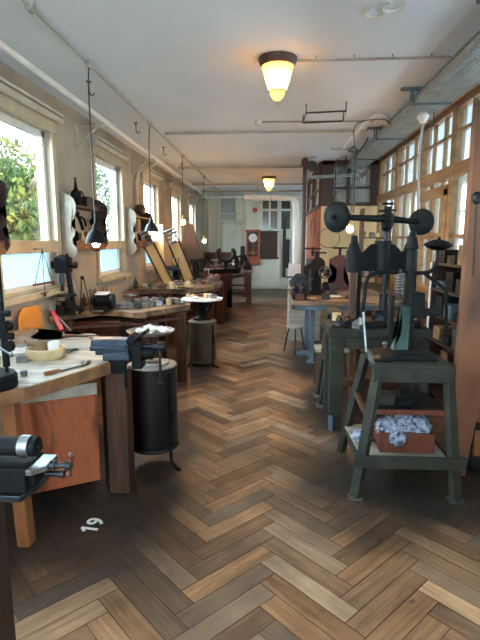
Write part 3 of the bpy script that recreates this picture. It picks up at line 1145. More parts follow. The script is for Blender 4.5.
# ================================================================== LEFT WALL SHELVES
def scallop(h, d):
    """outline (outward distance, height) of a scalloped bracket board"""
    pts = [(0, 0)]
    prof = [(.0, .30), (.03, .55), (.08, .8), (.15, .95), (.22, .92), (.27, .75), (.33, .68), (.40, .85), (.47, .86), (.52, .72), (.57, .68), (.64, .86), (.72, .97), (.82, 1.0), (.90, .9), (.96, .62), (1.0, .25)]
    for v, o in prof:
        pts.append((o*d, v*h))
    pts.append((0, h))
    return pts


def wall_shelf(y0, y1, label, near, far, nz=1.33, fz=1.43):
    t = thing('wall_shelf', label, 'shelf', (XL, (y0+y1)/2, 1.4), 0, 'scalloped shelves between the windows')
    for (y, m, zb, d) in ((y0, near, nz, .17), (y1, far, fz, .19)):
        MB().prism(scallop(2.03-zb, d), y-.012, y+.012, lambda u, v, w_, zb=zb: (XL+.001+u, w_, zb+v)).done('side_panel', m, t, .002, world=True)
    for z in (1.9, 1.54):
        MB().box((XL+.08, (y0+y1)/2, z), (.15, y1-y0-.03, .022)).done('shelf_board', 'brown_wood', t, .002, world=True)
    for k in range(2):
        yc = y0+(y1-y0)*(k+.5)/2
        dq = MB().box((XL+.08, yc, 1.49), (.15, (y1-y0)/2-.03, .075)).done('drawer', 'red_wood', t, .003, world=True)
        MB().sph((XL+.165, yc, 1.49), .012).done('knob', 'brass', dq, world=True)
    return t


wall_shelf(2.68, 3.48, 'dark scalloped wall shelf at the left edge, before the first window', 'dark_wood', 'dark_wood')
wall_shelf(4.78, 5.66, 'white-sided scalloped wall shelf between the first and second windows', 'panel_white', 'dark_wood')  # far panel coloured dark to stand for its backlit, shaded inner face
wall_shelf(6.97, 7.85, 'white-sided scalloped wall shelf between the second and third windows', 'panel_white', 'dark_wood')  # again the far panel's shade is put into its colour
q0 = (XL+.09, 5.0, 1.911)
cg = thing('oil_lamp', 'small dark brass oil lamp on top of the white-sided shelf', 'oil lamp', q0)
MB().lathe([(.05, 0), (.055, .02), (.03, .05), (.055, .1), (.05, .14), (.02, .17), (.012, .24), (.004, .26)]).done('body', 'iron', cg)
MB().tube([(.05, 0, .05), (.08, 0, .1), (.05, 0, .15)], .008, 6).done('handle', 'iron', cg)
MB().sph((0, 0, .27), .015).done('knob', 'red_wood', cg)
single('metal_box', MB().box((0, 0, .05), (.11, .2, .10)).box((0, 0, .105), (.12, .21, .012)), 'black', 'low dark box beside the oil lamp on the shelf', 'box', (XL+.08, 5.28, 1.911), bevel=.004)
single('book', MB().box((0, 0, .02), (.1, .22, .04)).box((.045, 0, .02), (.012, .225, .044)), 'slate', 'flat dark book on the shelf right of the low box', 'book', (XL+.08, 5.53, 1.911))
for i in range(5):
    w = MB().lathe([(.028, 0), (.032, .05), (.02, .07), (.014, .09)]) if i % 2 else MB().box((0, 0, .04), (.07, .07, .08)).cyl((0, 0, .08), (0, 0, .1), .02)
    single('small_jar', w, ['iron', 'box_wood', 'red_wood', 'orange_wood', 'steel_dark'][i], ['black square canister', 'pale wooden jar', 'red-brown canister', 'orange jar', 'grey steel canister'][i]+' on the lower board of the shelf between the first two windows', 'jar', (XL+.08, 4.98+.14*i, 1.552), bevel=.003)
w = MB().tube([(0, 0, 0), (.02, .05, -.06), (.02, .12, -.16)], .018, 8).tube([(0, .05, -.02), (.03, .13, -.05), (.02, .2, -.12)], .012, 8).sph((.01, .0, 0), .03)
single('hand_drill', w, 'iron', 'black hand tool hanging under the upper shelf board', 'tool', (XL+.09, 4.97, 1.83))
single('hand_drill', MB().sph((0, 0, 0), .055, (.8, 1, 1)).cyl((0, 0, -.1), (0, 0, .05), .02).cyl((0, 0, 0), (.02, .13, .05), .012), 'iron', 'black wheel-like tool hanging in the shelf by the far side panel', 'tool', (XL+.08, 5.5, 1.76))
q0 = (XL+.09, 7.5, 1.911)
gl = thing('globe', 'dark round globe on a stand on the shelf before the third window', 'globe', q0)
MB().sph((0, 0, .12), .085).done('ball', 'brown_wood', gl)
MB().lathe([(.05, 0), (.02, .02), (.015, .04)]).done('foot', 'black', gl)
MB().cyl((0, 0, .2), (0, 0, .33), .006).done('pin', 'black', gl)
for i in range(3):
    single('small_jar', MB().lathe([(.035, 0), (.04, .06), (.02, .085), (.016, .1)]), ['box_wood', 'iron', 'steel'][i], ['pale wooden', 'black iron', 'bright steel'][i]+' jar on the shelf between the second and third windows', 'jar', (XL+.08, 7.2+.2*i, 1.552))

# balance hanging at the first window
q = at(42, 249, X=-2.0)
bs = thing('hanging_balance', 'small hand balance hanging from the rail of the first window', 'balance', tuple(q))
MB().tube([(0, 0, 0), (0, -.17, -.3)], .0035, 5, False).tube([(0, 0, 0), (0, .16, -.3)], .0035, 5, False).tube([(0, 0, 0), (0, 0, -.42)], .0035, 5, False).done('cords', 'black', bs)
MB().cyl((0, -.2, -.3), (0, .2, -.305), .008).cyl((0, -.07, -.385), (0, .07, -.385), .006).cyl((0, 0, -.385), (0, 0, -.42), .014).done('beam', 'red_wood', bs)
MB().cyl((-.09, 0, .0), (.01, 0, 0), .005).done('hook', 'black', bs)


# ================================================================== BENCHES
def flat(pts, z=.85):
    return [tuple(at(px_, py_, z=z).xy) for px_, py_ in pts]


def bench(name, label, poly, top, thick=.055, z=.85, loc=None, legs=(), leg_m='brown_wood', aprons=(), edge=None):
    cx_ = sum(p_[0] for p_ in poly)/len(poly)
    cy_ = sum(p_[1] for p_ in poly)/len(poly)
    t = thing(name, label, 'workbench', (cx_, cy_, 0), 0, 'wooden workbenches under the windows' if cx_ < 0 else None)
    tp = MB().prism(poly, z-thick, z).done('tabletop', top, t, .006, world=True)
    for (x, y, w_, d_) in legs:
        MB().box((x, y, (z-thick)/2), (w_, d_, z-thick)).done('leg', leg_m, t, .006, world=True)
    for (a, b, w_, h_, zz) in aprons:
        MB().beam((a[0], a[1], zz), (b[0], b[1], zz), h_, w_).done('apron', leg_m, t, .004, world=True)
    return t


# ---- bench A (nearest)
polyA = [(-1.176, 2.18), (-.935, 2.68), (-.93, 2.84)] + flat([(104, 341), (96, 334), (85, 334), (72, 336), (64, 338.5), (52, 340), (40, 340), (32, 339), (29, 336.5), (33, 334), (38, 331.5), (36, 328), (30, 327), (18, 330)]) + [(-2.06, 3.5), (-2.06, 1.85), (-1.5, 1.95)]
bA = bench('workbench', 'nearest wooden workbench with orange plywood drawer unit beneath, left foreground', polyA, 'top_pale', .06)
MB().prism([(-1.176, 2.178), (-.934, 2.68), (-.922, 2.674), (-1.172, 2.158)], .782, .8505).done('edge_board', 'slab_edge', bA, .003, world=True)
MB().prism([(-1.5, 1.948), (-1.18, 2.176), (-1.172, 2.158), (-1.495, 1.93)], .782, .8505).done('edge_board', 'slab_edge', bA, .003, world=True)
lg = MB().beam((-1.245, 2.2, 0), (-1.275, 2.2, .79), .07, .07)
lg.done('leg', 'orange_wood', bA, .006, world=True)
MB().box((-.915, 2.78, .395), (.13, .12, .79)).done('leg', 'brown_wood', bA, .006, world=True)
MB().box((-1.02, 2.86, .395), (.05, .06, .79)).done('leg', 'dark_wood', bA, .006, world=True)
MB().box((-1.9, 3.35, .395), (.08, .08, .79)).done('leg', 'brown_wood', bA, .006, world=True)
MB().box((-1.9, 2.1, .395), (.08, .08, .79)).done('leg', 'brown_wood', bA, .006, world=True)
du = MB()
pA, pB = Vector((-1.30, 2.50)), Vector((-1.02, 2.66))
du.prism([(-1.43, 2.42), (-1.01, 2.66), (-1.23, 3.1), (-1.66, 2.86)], .12, .66)
du.done('drawer_unit', 'ply', bA, .004, world=True)
MB().prism([(-1.45, 2.39), (-1.0, 2.645), (-1.02, 2.67), (-1.46, 2.42)], .665, .735).done('rail', 'gray_board', bA, .003, world=True)
# leather apron under the cut-out
w = MB()
lp = flat([(24, 341.5), (30, 346), (42, 347), (54, 345), (60, 341.5), (52, 342), (42, 344), (32, 343)], .85)
w.prism(lp, .8505, .862).done('leather_skin', 'leather', bA, 0, world=True)

# round tray with pots
q = at(46, 357, z=.85)
tb = thing('round_box', 'round turned wooden tray holding two small pots on the nearest bench', 'tray', (q.x, q.y, .85))
MB().lathe([(.105, 0), (.112, .02), (.112, .06), (.103, .062), (.102, .014), (.0, .012)], seg=36).done('rim', 'box_wood', tb)
single('small_pot', MB().lathe([(.036, 0), (.034, .01), (.027, .085), (.022, .085), (.02, .04)], seg=20), 'leather', 'brown tapered pot in the round wooden tray', 'pot', (q.x-.025, q.y+.01, .864))
single('small_pot', MB().lathe([(.032, 0), (.034, .08), (.029, .08), (.027, .02)], seg=20), 'paper', 'white straight pot in the round wooden tray', 'pot', (q.x+.045, q.y+.02, .864))

# scraps, sheets and tools on bench A
def item(kind, loc, rz, label, m, grp, s=1.0, cat=None):
    m = {'steel_dark': 'die_gray', 'iron': 'tool_dark'}.get(m, m)
    w = MB()
    if kind == 'file':
        t = thing('file', label, cat or 'file', loc, rz, grp)
        MB().box((.09*s, 0, .006), (.18*s, .016, .006)).done('blade', 'steel_dark', t)
        MB().cyl((0, 0, .010), (-.09*s, 0, .010), .009, .012, 10).done('handle', 'orange_wood', t)
        return t
    if kind == 'hammer':
        t = thing('hammer', label, cat or 'hammer', loc, rz, grp)
        MB().cyl((0, 0, .014), (.22*s, 0, .014), .009, .008, 10).done('handle', 'orange_wood', t)
        MB().box((.23*s, 0, .015), (.03, .07, .03)).cyl((.23*s, .03, .015), (.23*s, .06, .015), .016).done('head', 'steel_dark', t, .002)
        return t
    if kind == 'pliers':
        t = thing('pliers', label, cat or 'pliers', loc, rz, grp)
        MB().tube([(0, .012, .01), (-.06, .03, .01), (-.13, .018, .01)], .006, 6).tube([(0, -.012, .01), (-.06, -.03, .01), (-.13, -.018, .01)], .006, 6).done('handles', m, t)
        MB().cyl((0, 0, .002), (0, 0, .018), .014).box((.03, 0, .01), (.06, .018, .012), taper=.6).done('jaws', 'steel_dark', t)
        return t
    if kind == 'block':
        w.box((0, 0, .025*s), (.08*s, .06*s, .05*s)).box((0, 0, .054*s), (.05*s, .035*s, .012*s))
    elif kind == 'die':
        w.box((0, 0, .03*s), (.07*s, .07*s, .06*s)).cyl((0, 0, .06*s), (0, 0, .075*s), .024*s)
    elif kind == 'tin':
        w.lathe([(.035*s, 0), (.035*s, .045*s), (.038*s, .046*s), (.038*s, .058*s), (.0, .06*s)], seg=18)
    elif kind == 'cup':
        w.lathe([(.028*s, 0), (.036*s, .08*s), (.033*s, .08*s), (.024*s, .01*s)], seg=18)
    elif kind == 'dish':
        w.lathe([(.04*s, 0), (.07*s, .018*s), (.066*s, .018*s), (.03*s, .006)], seg=20)
    elif kind == 'bottle':
        w.lathe([(.026*s, 0), (.028*s, .01), (.028*s, .08*s), (.01*s, .11*s), (.01*s, .14*s)], seg=16)
    elif kind == 'sheet':
        w.prism([(-.11*s, -.08*s), (.1*s, -.085*s), (.115*s, .07*s), (-.09*s, .08*s)], 0, .003).prism([(-.07*s, -.06*s), (.09*s, -.03*s), (.06*s, .085*s), (-.1*s, .05*s)], .004, .007)
    elif kind == 'roll':
        w.cyl((-.08*s, 0, .025*s), (.08*s, 0, .025*s), .024*s).cyl((-.085*s, 0, .025*s), (.085*s, 0, .025*s), .012*s)
    elif kind == 'anvil':
        w.box((0, 0, .012*s), (.10*s, .08*s, .024*s)).box((0, 0, .045*s), (.05*s, .04*s, .05*s)).box((0, 0, .085*s), (.12*s, .05*s, .035*s)).cyl((.06*s, 0, .088*s), (.14*s, 0, .095*s), .018*s, .004*s)
    elif kind == 'mandrel':
        w.lathe([(.03*s, 0), (.03*s, .02), (.02*s, .03), (.006*s, .22*s)], seg=14)
    elif kind == 'brushes':
        w.lathe([(.03*s, 0), (.034*s, .08*s), (.031*s, .08*s), (.026*s, .01)], seg=14)
        for k in range(6):
            a = k*1.1
            w.cyl((.012*math.cos(a), .012*math.sin(a), .02), (.04*math.cos(a)*s, .04*math.sin(a)*s, .17*s), .004, seg=6)
    elif kind == 'lump':
        for k in range(4):
            w.sph((rnd.uniform(-.03, .03)*s, rnd.uniform(-.03, .03)*s, .018*s), .022*s, (1.2, 1, .8), (0, 0, k), 10)
    return single({'block': 'steel_block', 'die': 'die_block', 'tin': 'round_tin', 'cup': 'cup', 'dish': 'dish', 'bottle': 'bottle', 'sheet': 'paper_sheet', 'roll': 'wire_roll',
                   'anvil': 'bench_anvil', 'mandrel': 'ring_mandrel', 'brushes': 'brush_cup', 'lump': 'scrap_heap'}[kind], w, m, label,
                  cat or {'block': 'block', 'die': 'block', 'tin': 'tin', 'cup': 'cup', 'dish': 'dish', 'bottle': 'bottle', 'sheet': 'paper', 'roll': 'roll', 'anvil': 'anvil', 'mandrel': 'tool', 'brushes': 'brushes', 'lump': 'scrap'}[kind],
                  loc, rz, grp, bevel=.003 if kind in ('block', 'die', 'anvil') else 0)


def put(kind, px_, py_, label, m='steel_dark', grp=None, rz=0, s=1.0, z=.85):
    q_ = at(px_, py_, z=z)
    return item(kind, (q_.x, q_.y, z+.001), rz, label, m, grp, s)


put('sheet', 78, 347, 'grey paper sheets on the nearest bench, right of the round tray', 'gray_board', None, .3, 1.1)
put('file', 60, 372, 'wooden-handled file along the front edge of the nearest bench', grp=None, rz=1.0)
put('sheet', 12, 352, 'white crumpled paper at the left edge of the nearest bench', 'paper', None, .8, 1.0)
put('tin', 24, 376, 'small grey tin at the front corner of the nearest bench', 'steel_dark', None, 0, .5)
put('file', 75, 337, 'thin file near the back edge of the nearest bench', grp=None, rz=.2)

# red handled shears leaning across the gap
a, b, c = at(47, 300, Y=4.3), at(53, 314, Y=3.9), at(62, 335, Y=3.52)
c.z = .875
b = a.lerp(c, .42)
sh = thing('long_shears', 'red-handled long shears leaning from the nearest bench to the next', 'shears', tuple(c))
MB().beam(b, c, .032, .022).done('handle', 'red_plastic', sh, .004, world=True)
MB().beam(c+Vector((.01, 0, -.01)), c.lerp(b, -.15), .012, .012).done('tip', 'steel', sh, world=True)
MB().beam(a+Vector((.06, 0, .0)), b, .05, .012).beam(b, c+Vector((.07, 0, .0)), .012, .012).done('blade', 'steel', sh, world=True)

# drill with black round base at the left edge
dr_ = thing('bench_drill', 'tall black bench drill on a round base at the left edge', 'drill', (-1.34, 2.18, .851))
MB().lathe([(.16, 0), (.165, .01), (.165, .055), (.15, .07), (.06, .075), (.0, .075)], seg=32).done('base', 'iron', dr_)
MB().cyl((.1, .03, .07), (.1, .03, 1.08), .012).done('column', 'iron', dr_)
MB().cyl((.1, .03, .10), (.1, .03, .30), .022).box((.1, .03, .30), (.07, .06, .05)).cyl((.06, .03, .25), (.16, .03, .25), .018).cyl((.13, 0, .20), (.13, .05, .20), .028).cyl((.06, .03, .36), (.15, .03, .36), .016).sph((.14, .03, .30), .024).cyl((.0, .03, .33), (.1, .03, .33), .014).done('carriage', 'iron', dr_)
MB().cyl((.0, .03, .09), (.0, .03, .42), .016).cyl((0, .03, .42), (0, .03, .5), .03).done('spindle', 'steel_dark', dr_)
MB().cyl((.07, 0, .20), (.17, -.03, .17), .006).sph((.17, -.03, .17), .014).done('handle', 'steel', dr_)

dr_.scale = (.74, .74, 1)
dr_.location = (-1.34, 2.16, .851)
# vise at the right end of bench A
vz = thing('bench_vise', 'large grey-blue steel vise at the right end of the nearest bench', 'vise', (-.92, 2.76, .851))
MB().box((.02, 0, .02), (.16, .12, .04)).box((-.01, 0, .055), (.2, .085, .05)).box((-.02, 0, .105), (.23, .10, .045), taper=.93).box((-.03, -.035, .07), (.22, .03, .03)).done('fixed_jaw', 'vise_blue', vz, .006)
w = MB().box((.14, 0, .035), (.06, .10, .17)).box((.115, 0, .125), (.05, .12, .05), (0, R(25), 0)).beam((.1, 0, .1), (.2, 0, .175), .10, .02).cyl((.14, 0, .04), (.24, 0, .04), .05, .035)
w.done('moving_jaw', 'iron', vz, .006)
MB().cyl((.15, 0, .08), (.27, 0, .08), .018).cyl((.23, 0, .08), (.30, 0, .08), .028).done('screw', 'steel_dark', vz)
MB().cyl((.275, -.02, .10), (.275, -.02, -.14), .0085).sph((.275, -.02, .10), .014).sph((.275, -.02, -.145), .015).done('handle', 'steel_dark', vz)
MB().box((.03, -.07, -.03), (.1, .02, .08)).cyl((.08, -.075, -.16), (.08, -.075, .0), .01).done('clamp', 'iron', vz, .003)

# ---- sheet-iron drum stove and pan
q = at(152, 365, z=.70)
def stove(x, y, z1, r, label, m, feet=True, z0=.12):
    t = thing('drum_stove', label, 'stove', (x, y, 0), 0, 'drum stoves beside the benches')
    MB().lathe([(r*.97, z0), (r, z0+.02), (r, z1-.03), (r*1.03, z1-.025), (r*1.03, z1)], seg=40).lathe([(r*1.03, z0-.004), (r*1.05, z0+.006), (r*1.03, z0+.016)], seg=40).done('body', m, t)
    MB().lathe([(r*1.02, z1), (r*1.0, z1+.008), (r*.7, z1+.012), (r*.68, z1+.022), (.02, z1+.024)], seg=40).done('lid', 'stove_rim', t)
    for k in range(3):
        a = R((-38, 215, 90)[k])
        c_, s_ = math.cos(a), math.sin(a)
        MB().tube([(r*.9*c_, r*.9*s_, z0+.03), (r*1.05*c_, r*1.05*s_, z0), (r*1.12*c_, r*1.12*s_, z0*.4), (r*1.45*c_, r*1.45*s_, .012), (r*1.6*c_, r*1.6*s_, .012)], .011, 8).done('leg', 'iron', t)
    MB().box((r*.98*math.cos(R(-35)), r*.98*math.sin(R(-35)), (z0+z1)/2), (.02, .02, z1-z0-.06), (0, 0, R(-35))).cyl((r*math.cos(R(-28)), r*math.sin(R(-28)), .3), (r*math.cos(R(-28)), r*math.sin(R(-28)), .4), .012).done('seam_strip', 'iron', t)
    return t


stove(q.x, q.y, .70, .168, 'black sheet-iron drum stove beside the nearest bench vise', 'stove')
pn = thing('round_pan', 'round grey pan of white scraps on a thin post above the black drum', 'pan', (q.x-.0, q.y, .725))
MB().cyl((0, 0, 0), (0, 0, .2), .008).lathe([(.05, 0), (.05, .008), (.01, .012)]).done('post', 'steel_dark', pn)
MB().lathe([(.02, .195), (.14, .2), (.165, .222), (.16, .224), (.13, .208), (.01, .206)], seg=32).done('dish', 'stove_rim', pn)
for i, (dx, dy, sx_, rz_) in enumerate([(-.06, -.02, 1, .3), (.03, .03, 1.1, 1.2), (.09, -.03, .9, 2.0), (.0, -.07, .8, .9), (-.02, .08, .8, 2.4)]):
    w = MB()
    for k in range(5):
        w.sph((rnd.uniform(-.03, .03), rnd.uniform(-.02, .02), .012+rnd.uniform(0, .012)), .02, (1.5, .9, .5), (rnd.uniform(-.5, .5), rnd.uniform(-.5, .5), k), 8)
    o = single('plaster_piece', w, 'paper', ['left', 'middle back', 'right', 'front', 'rear'][i]+' white plaster scrap in the round pan over the black drum', 'scrap', (q.x+dx, q.y+dy, .725+.21), rz_, 'white scraps in the round pan')

# ---- orange chair between the benches
chx = thing('chair', 'orange moulded chair behind the nearest bench by the wall', 'chair', (-1.84, 3.92, 0), R(90))
w = MB()
w.prism([(-.17, .52), (-.2, .75), (-.19, .93), (-.12, 1.0), (.12, 1.0), (.19, .93), (.2, .75), (.17, .52)], .165, .185, lambda u, v, w_: (u, w_+.1*(v-.5)*.4, v))
w.done('backrest', 'chair', chx, .006)
MB().box((0, 0, .44), (.38, .36, .025)).done('seat', 'chair', chx, .01)
for sx_ in (-1, 1):
    for sy_ in (-1, 1):
        MB().cyl((sx_*.15, sy_*.15, .43), (sx_*.19, sy_*.18, 0), .011).done('leg', 'steel_dark', chx)

# ---- bench B
polyB = [(-2.07, 4.35)] + flat([(70, 313.5), (100, 310), (118, 310.5), (133, 312.5), (141, 312.5), (150, 311), (166, 308.5), (182, 306), (190, 304.5), (190.5, 303)]) + flat([(165, 300), (150, 300), (138, 302), (120, 301), (105, 299)]) + [(-2.07, 5.85)]
bB = bench('workbench', 'second workbench from the front, covered with steel dies and tools', polyB, 'top_wood', .06,
           legs=[(-.97, 5.17, .1, .09), (-1.3, 4.78, .08, .08), (-1.25, 5.5, .08, .08), (-1.95, 4.5, .08, .08), (-1.95, 5.7, .08, .08)], leg_m='brown_wood',
           aprons=[((-2.0, 4.5), (-1.3, 4.76), .03, .12, .72), ((-1.3, 4.76), (-.97, 5.14), .03, .10, .73)])
db = MB().box((-1.75, 4.95, .5), (.5, .5, .5)).done('drawer_unit', 'brown_wood', bB, .004, world=True)
for k in range(3):
    dd = MB().box((-1.75, 4.69, .33+.17*k), (.44, .02, .14)).done('drawer', 'red_wood', bB, .004, world=True)
    MB().sph((-1.75, 4.67, .33+.17*k), .015).done('knob', 'brass', dd, world=True)

ords = ['first', 'second', 'third', 'fourth', 'fifth', 'sixth', 'seventh', 'eighth', 'ninth', 'tenth', 'eleventh', 'twelfth', 'thirteenth', 'fourteenth']
for i, px_ in enumerate([117, 124, 131, 138, 145, 152, 159]):
    put('die' if i % 2 else 'block', px_, 308.5 - max(0, (px_-141))*.16, ords[i]+' from the left of the steel dies along the front of the second bench', ['steel_dark', 'steel', 'steel_dark', 'iron', 'stove_rim', 'steel_dark', 'steel'][i], 'steel dies on the second bench', rnd.uniform(-.3, .3), .95)
for i, (px_, py_, k, m) in enumerate([(128, 303.5, 'anvil', 'steel_dark'), (137, 304, 'block', 'steel'), (146, 303.5, 'die', 'stove_rim'), (155, 303, 'tin', 'steel'), (163, 303.5, 'block', 'iron'), (170, 304, 'die', 'steel_dark'), (177, 303.8, 'tin', 'stove_rim'), (183, 304, 'lump', 'steel')]):
    put(k, px_, py_, ords[i]+' from the left in the rear row of tools on the second bench', m, 'rear row of tools on the second bench', rnd.uniform(-1, 1), 1.0)
for i, (px_, py_, k, m) in enumerate([(112, 303, 'brushes', 'box_wood'), (105, 303, 'brushes', 'orange_wood'), (99, 304, 'cup', 'red_wood'), (96, 308, 'tin', 'steel_dark')]):
    put(k, px_, py_, ['pale cup of brushes', 'orange cup of brushes', 'red-brown wooden cup', 'dark round tin'][i]+' on the second bench behind the dies', m, None, 0, 1.1)

# small drill press on bench B by the wall
q = at(66, 308, z=.85)
q = Vector((-1.965, 4.56, .851))
dp = thing('drill_press', 'small dark drill press on the second bench in front of the wall', 'drill', tuple(q))
MB().box((0, 0, .02), (.22, .26, .04)).box((0, 0, .05), (.16, .18, .03)).cyl((0, -.03, .05), (0, -.03, .12), .06).done('base', 'iron_green', dp, .006)
MB().cyl((.02, .06, .05), (-.02, .06, .46), .026).done('column', 'iron_green', dp)
MB().box((-.03, .0, .47), (.12, .16, .15)).sph((-.03, .0, .54), .06, (1, 1.2, .5)).done('head', 'iron', dp, .02)
MB().cyl((-.13, 0, .47), (.09, 0, .47), .026).cyl((-.14, 0, .47), (-.11, 0, .47), .04).cyl((.07, 0, .47), (.10, 0, .47), .035).cyl((.06, 0, .47), (.03, -.05, .58), .008).done('pulley', 'iron', dp)
MB().cyl((-.04, -.03, .22), (-.04, -.03, .40), .018).cyl((-.04, -.03, .3), (-.04, -.03, .4), .03, .02).done('spindle', 'steel_dark', dp)
MB().cyl((0, -.03, .17), (0, -.03, .19), .09).cyl((0, -.03, .12), (0, -.03, .17), .02).done('table', 'steel_dark', dp)
MB().cyl((.03, .03, .4), (.12, -.05, .17), .007).sph((.12, -.05, .17), .014).done('lever', 'steel', dp)
put('sheet', 52, 311, 'tilted grey plate left of the small drill press', 'steel', None, .6, 1.0)
kk = thing('black_kettle', 'black squat pot on the second bench under the first window', 'pot', tuple(at(27, 316, z=.851)+Vector((.05, .1, 0))))
kk.location = (-1.99, 4.40, .851)
kk.scale = (.8, .8, .8)
MB().lathe([(.055, 0), (.06, .02), (.06, .1), (.05, .12), (.0, .125)]).done('body', 'iron', kk)
MB().tube([(-.05, 0, .1), (-.05, 0, .16), (.05, 0, .16), (.05, 0, .1)], .006, 6).done('handle', 'iron', kk)
# belt-sander like black motor block right of the drill press
q = Vector((-1.70, 4.80, .851))
mo = thing('bench_grinder', 'dark bench grinder with a pale plate on top, second bench', 'grinder', tuple(q))
MB().box((0, 0, .02), (.16, .16, .04)).cyl((-.07, 0, .1), (.07, 0, .1), .065).box((0, 0, .05), (.08, .1, .06)).done('motor', 'iron', mo, .004)
MB().cyl((.08, 0, .1), (.105, 0, .1), .07).done('wheel', 'steel_dark', mo)
MB().cyl((-.105, 0, .1), (-.08, 0, .1), .07).done('wheel', 'steel_dark', mo)
MB().box((0, -.02, .172), (.13, .12, .008), (R(8), 0, 0)).done('cover_plate', 'paper', mo)
for i, (x, y, k, m, lb) in enumerate([(-2.0, 5.05, 'bottle', 'iron', 'dark bottle'), (-1.98, 5.25, 'brushes', 'red_wood', 'red-brown cup of brushes'), (-1.86, 5.15, 'tin', 'brass', 'brass tin'), (-1.97, 5.45, 'bottle', 'leather', 'brown bottle'), (-1.86, 5.4, 'cup', 'steel', 'steel cup'), (-1.7, 5.15, 'dish', 'leather', 'brown dish'), (-2.0, 5.65, 'bottle', 'steel_dark', 'grey bottle'), (-1.88, 4.5, 'lump', 'box_wood', 'small heap of pale scraps'), (-1.7, 4.58, 'dish', 'stove_rim', 'grey dish')]):
    item(k, (x, y, .851), i, lb+' at the wall end of the second bench', m, None)

# ---- octagonal table on a drum pedestal
q = at(202, 298, z=.85)
stove(q.x, q.y, .56, .17, 'grey-brown drum stove under the octagonal table top', 'drum_gray', True, .05)
oc = thing('octagonal_table', 'white octagonal turntable on a flared iron pedestal', 'table', (q.x, q.y, .585))
MB().prism([(.27*math.cos(R(22.5+45*k)), .27*math.sin(R(22.5+45*k))) for k in range(8)], .245, .265).done('tabletop', 'paper', oc, .003)
MB().lathe([(.12, 0), (.12, .015), (.07, .03), (.045, .06), (.06, .14), (.11, .22), (.14, .244)], seg=24).done('pedestal', 'iron_green', oc)
for k in range(4):
    a = R(45+90*k)
    MB().tube([(.06*math.cos(a), .06*math.sin(a), .08), (.13*math.cos(a), .13*math.sin(a), .12), (.2*math.cos(a), .2*math.sin(a), .235)], .008, 6).done('stay', 'iron', oc)
for i, (dx, dy, k, m, lb) in enumerate([(-.15, .05, 'lump', 'box_wood', 'pale heap'), (-.03, .08, 'lump', 'red_wood', 'reddish heap'), (-.08, -.06, 'dish', 'paper', 'white dish'), (.05, .0, 'tin', 'box_wood', 'pale tin'), (.15, -.02, 'block', 'steel_dark', 'dark flat block'), (.06, .13, 'lump', 'paper', 'white heap')]):
    item(k, (q.x+dx, q.y+dy, .852), 0, lb+' on the white octagonal table', m, 'pieces on the octagonal table', 1.15 if k == 'lump' else .9)

# ---- bench C
polyC = [(-2.07, 6.75)] + flat([(140, 289.7), (150, 289.5), (175, 289), (190, 289.5), (200, 288), (212, 286), (220, 283), (223, 280)]) + [(-1.1, 9.35), (-1.5, 9.2), (-2.07, 9.3)]
bC = bench('workbench', 'third workbench from the front, with blond boards standing on it', polyC, 'top_wood', .07,
           legs=[(-.93, 8.95, .12, .12), (-.96, 7.75, .09, .09), (-1.5, 7.15, .09, .09), (-1.95, 6.9, .09, .09), (-1.95, 9.1, .09, .09), (-1.25, 8.2, .09, .09)], leg_m='red_wood',
           aprons=[((-1.5, 7.12), (-.96, 7.72), .03, .11, .71), ((-.96, 7.72), (-.93, 8.9), .03, .1, .72)])
MB().box((-1.75, 7.3, .55), (.4, .4, .45)).done('drawer_unit', 'red_wood', bC, .004, world=True)
for i, (px_, py_, k, m) in enumerate([(145, 286.5, 'lump', 'paper'), (151, 287, 'lump', 'iron'), (158, 287.5, 'dish', 'steel_dark'), (180, 285, 'lump', 'steel_dark'), (188, 286, 'block', 'box_wood'), (196, 284.5, 'tin', 'steel_dark'), (204, 284, 'lump', 'red_wood'), (211, 284, 'anvil', 'steel_dark')]):
    put(k, px_, py_, ords[i]+' from the left among the tools on the third bench', m, 'tools on the third bench', rnd.uniform(-1, 1), 1.2)
q = at(219, 281.5, z=.85)
kn_ = thing('bench_vise', 'brown wooden vise with rounded jaws at the end of the third bench', 'vise', (-.95, 8.35, .851))
MB().box((0, 0, .04), (.16, .2, .08)).sph((.04, 0, .09), .05).sph((-.05, .05, .09), .04).done('jaws', 'red_wood', kn_, .01)
MB().cyl((.06, 0, .03), (.16, 0, .03), .02).cyl((.14, -.08, .03), (.14, .08, .03), .01).done('screw', 'iron', kn_)

# blue stand
q = at(170, 282, z=.85)
bls = thing('blue_stand', 'small light blue metal stand on the third bench', 'stand', (q.x, q.y, .851))
MB().box((0, 0, .06), (.1, .08, .012)).box((-.045, 0, .03), (.012, .08, .06)).box((.045, 0, .03), (.012, .08, .06)).box((0, .03, .13), (.09, .02, .13)).done('frame', 'blue_paint', bls, .003)
MB().lathe([(.03, .067), (.035, .12), (.02, .14)]).done('cup', 'box_wood', bls)
q = at(178, 283, z=.85)
mn = thing('rod_stand', 'thin black rod stand with round foot beside the blue stand', 'stand', (q.x+.02, q.y, .851))
MB().lathe([(.07, 0), (.07, .012), (.015, .025), (.008, .03)]).done('foot', 'iron', mn)
MB().cyl((0, 0, .02), (0, 0, .42), .007).cyl((-.04, 0, .22), (.04, 0, .22), .012).done('rod', 'steel_dark', mn)

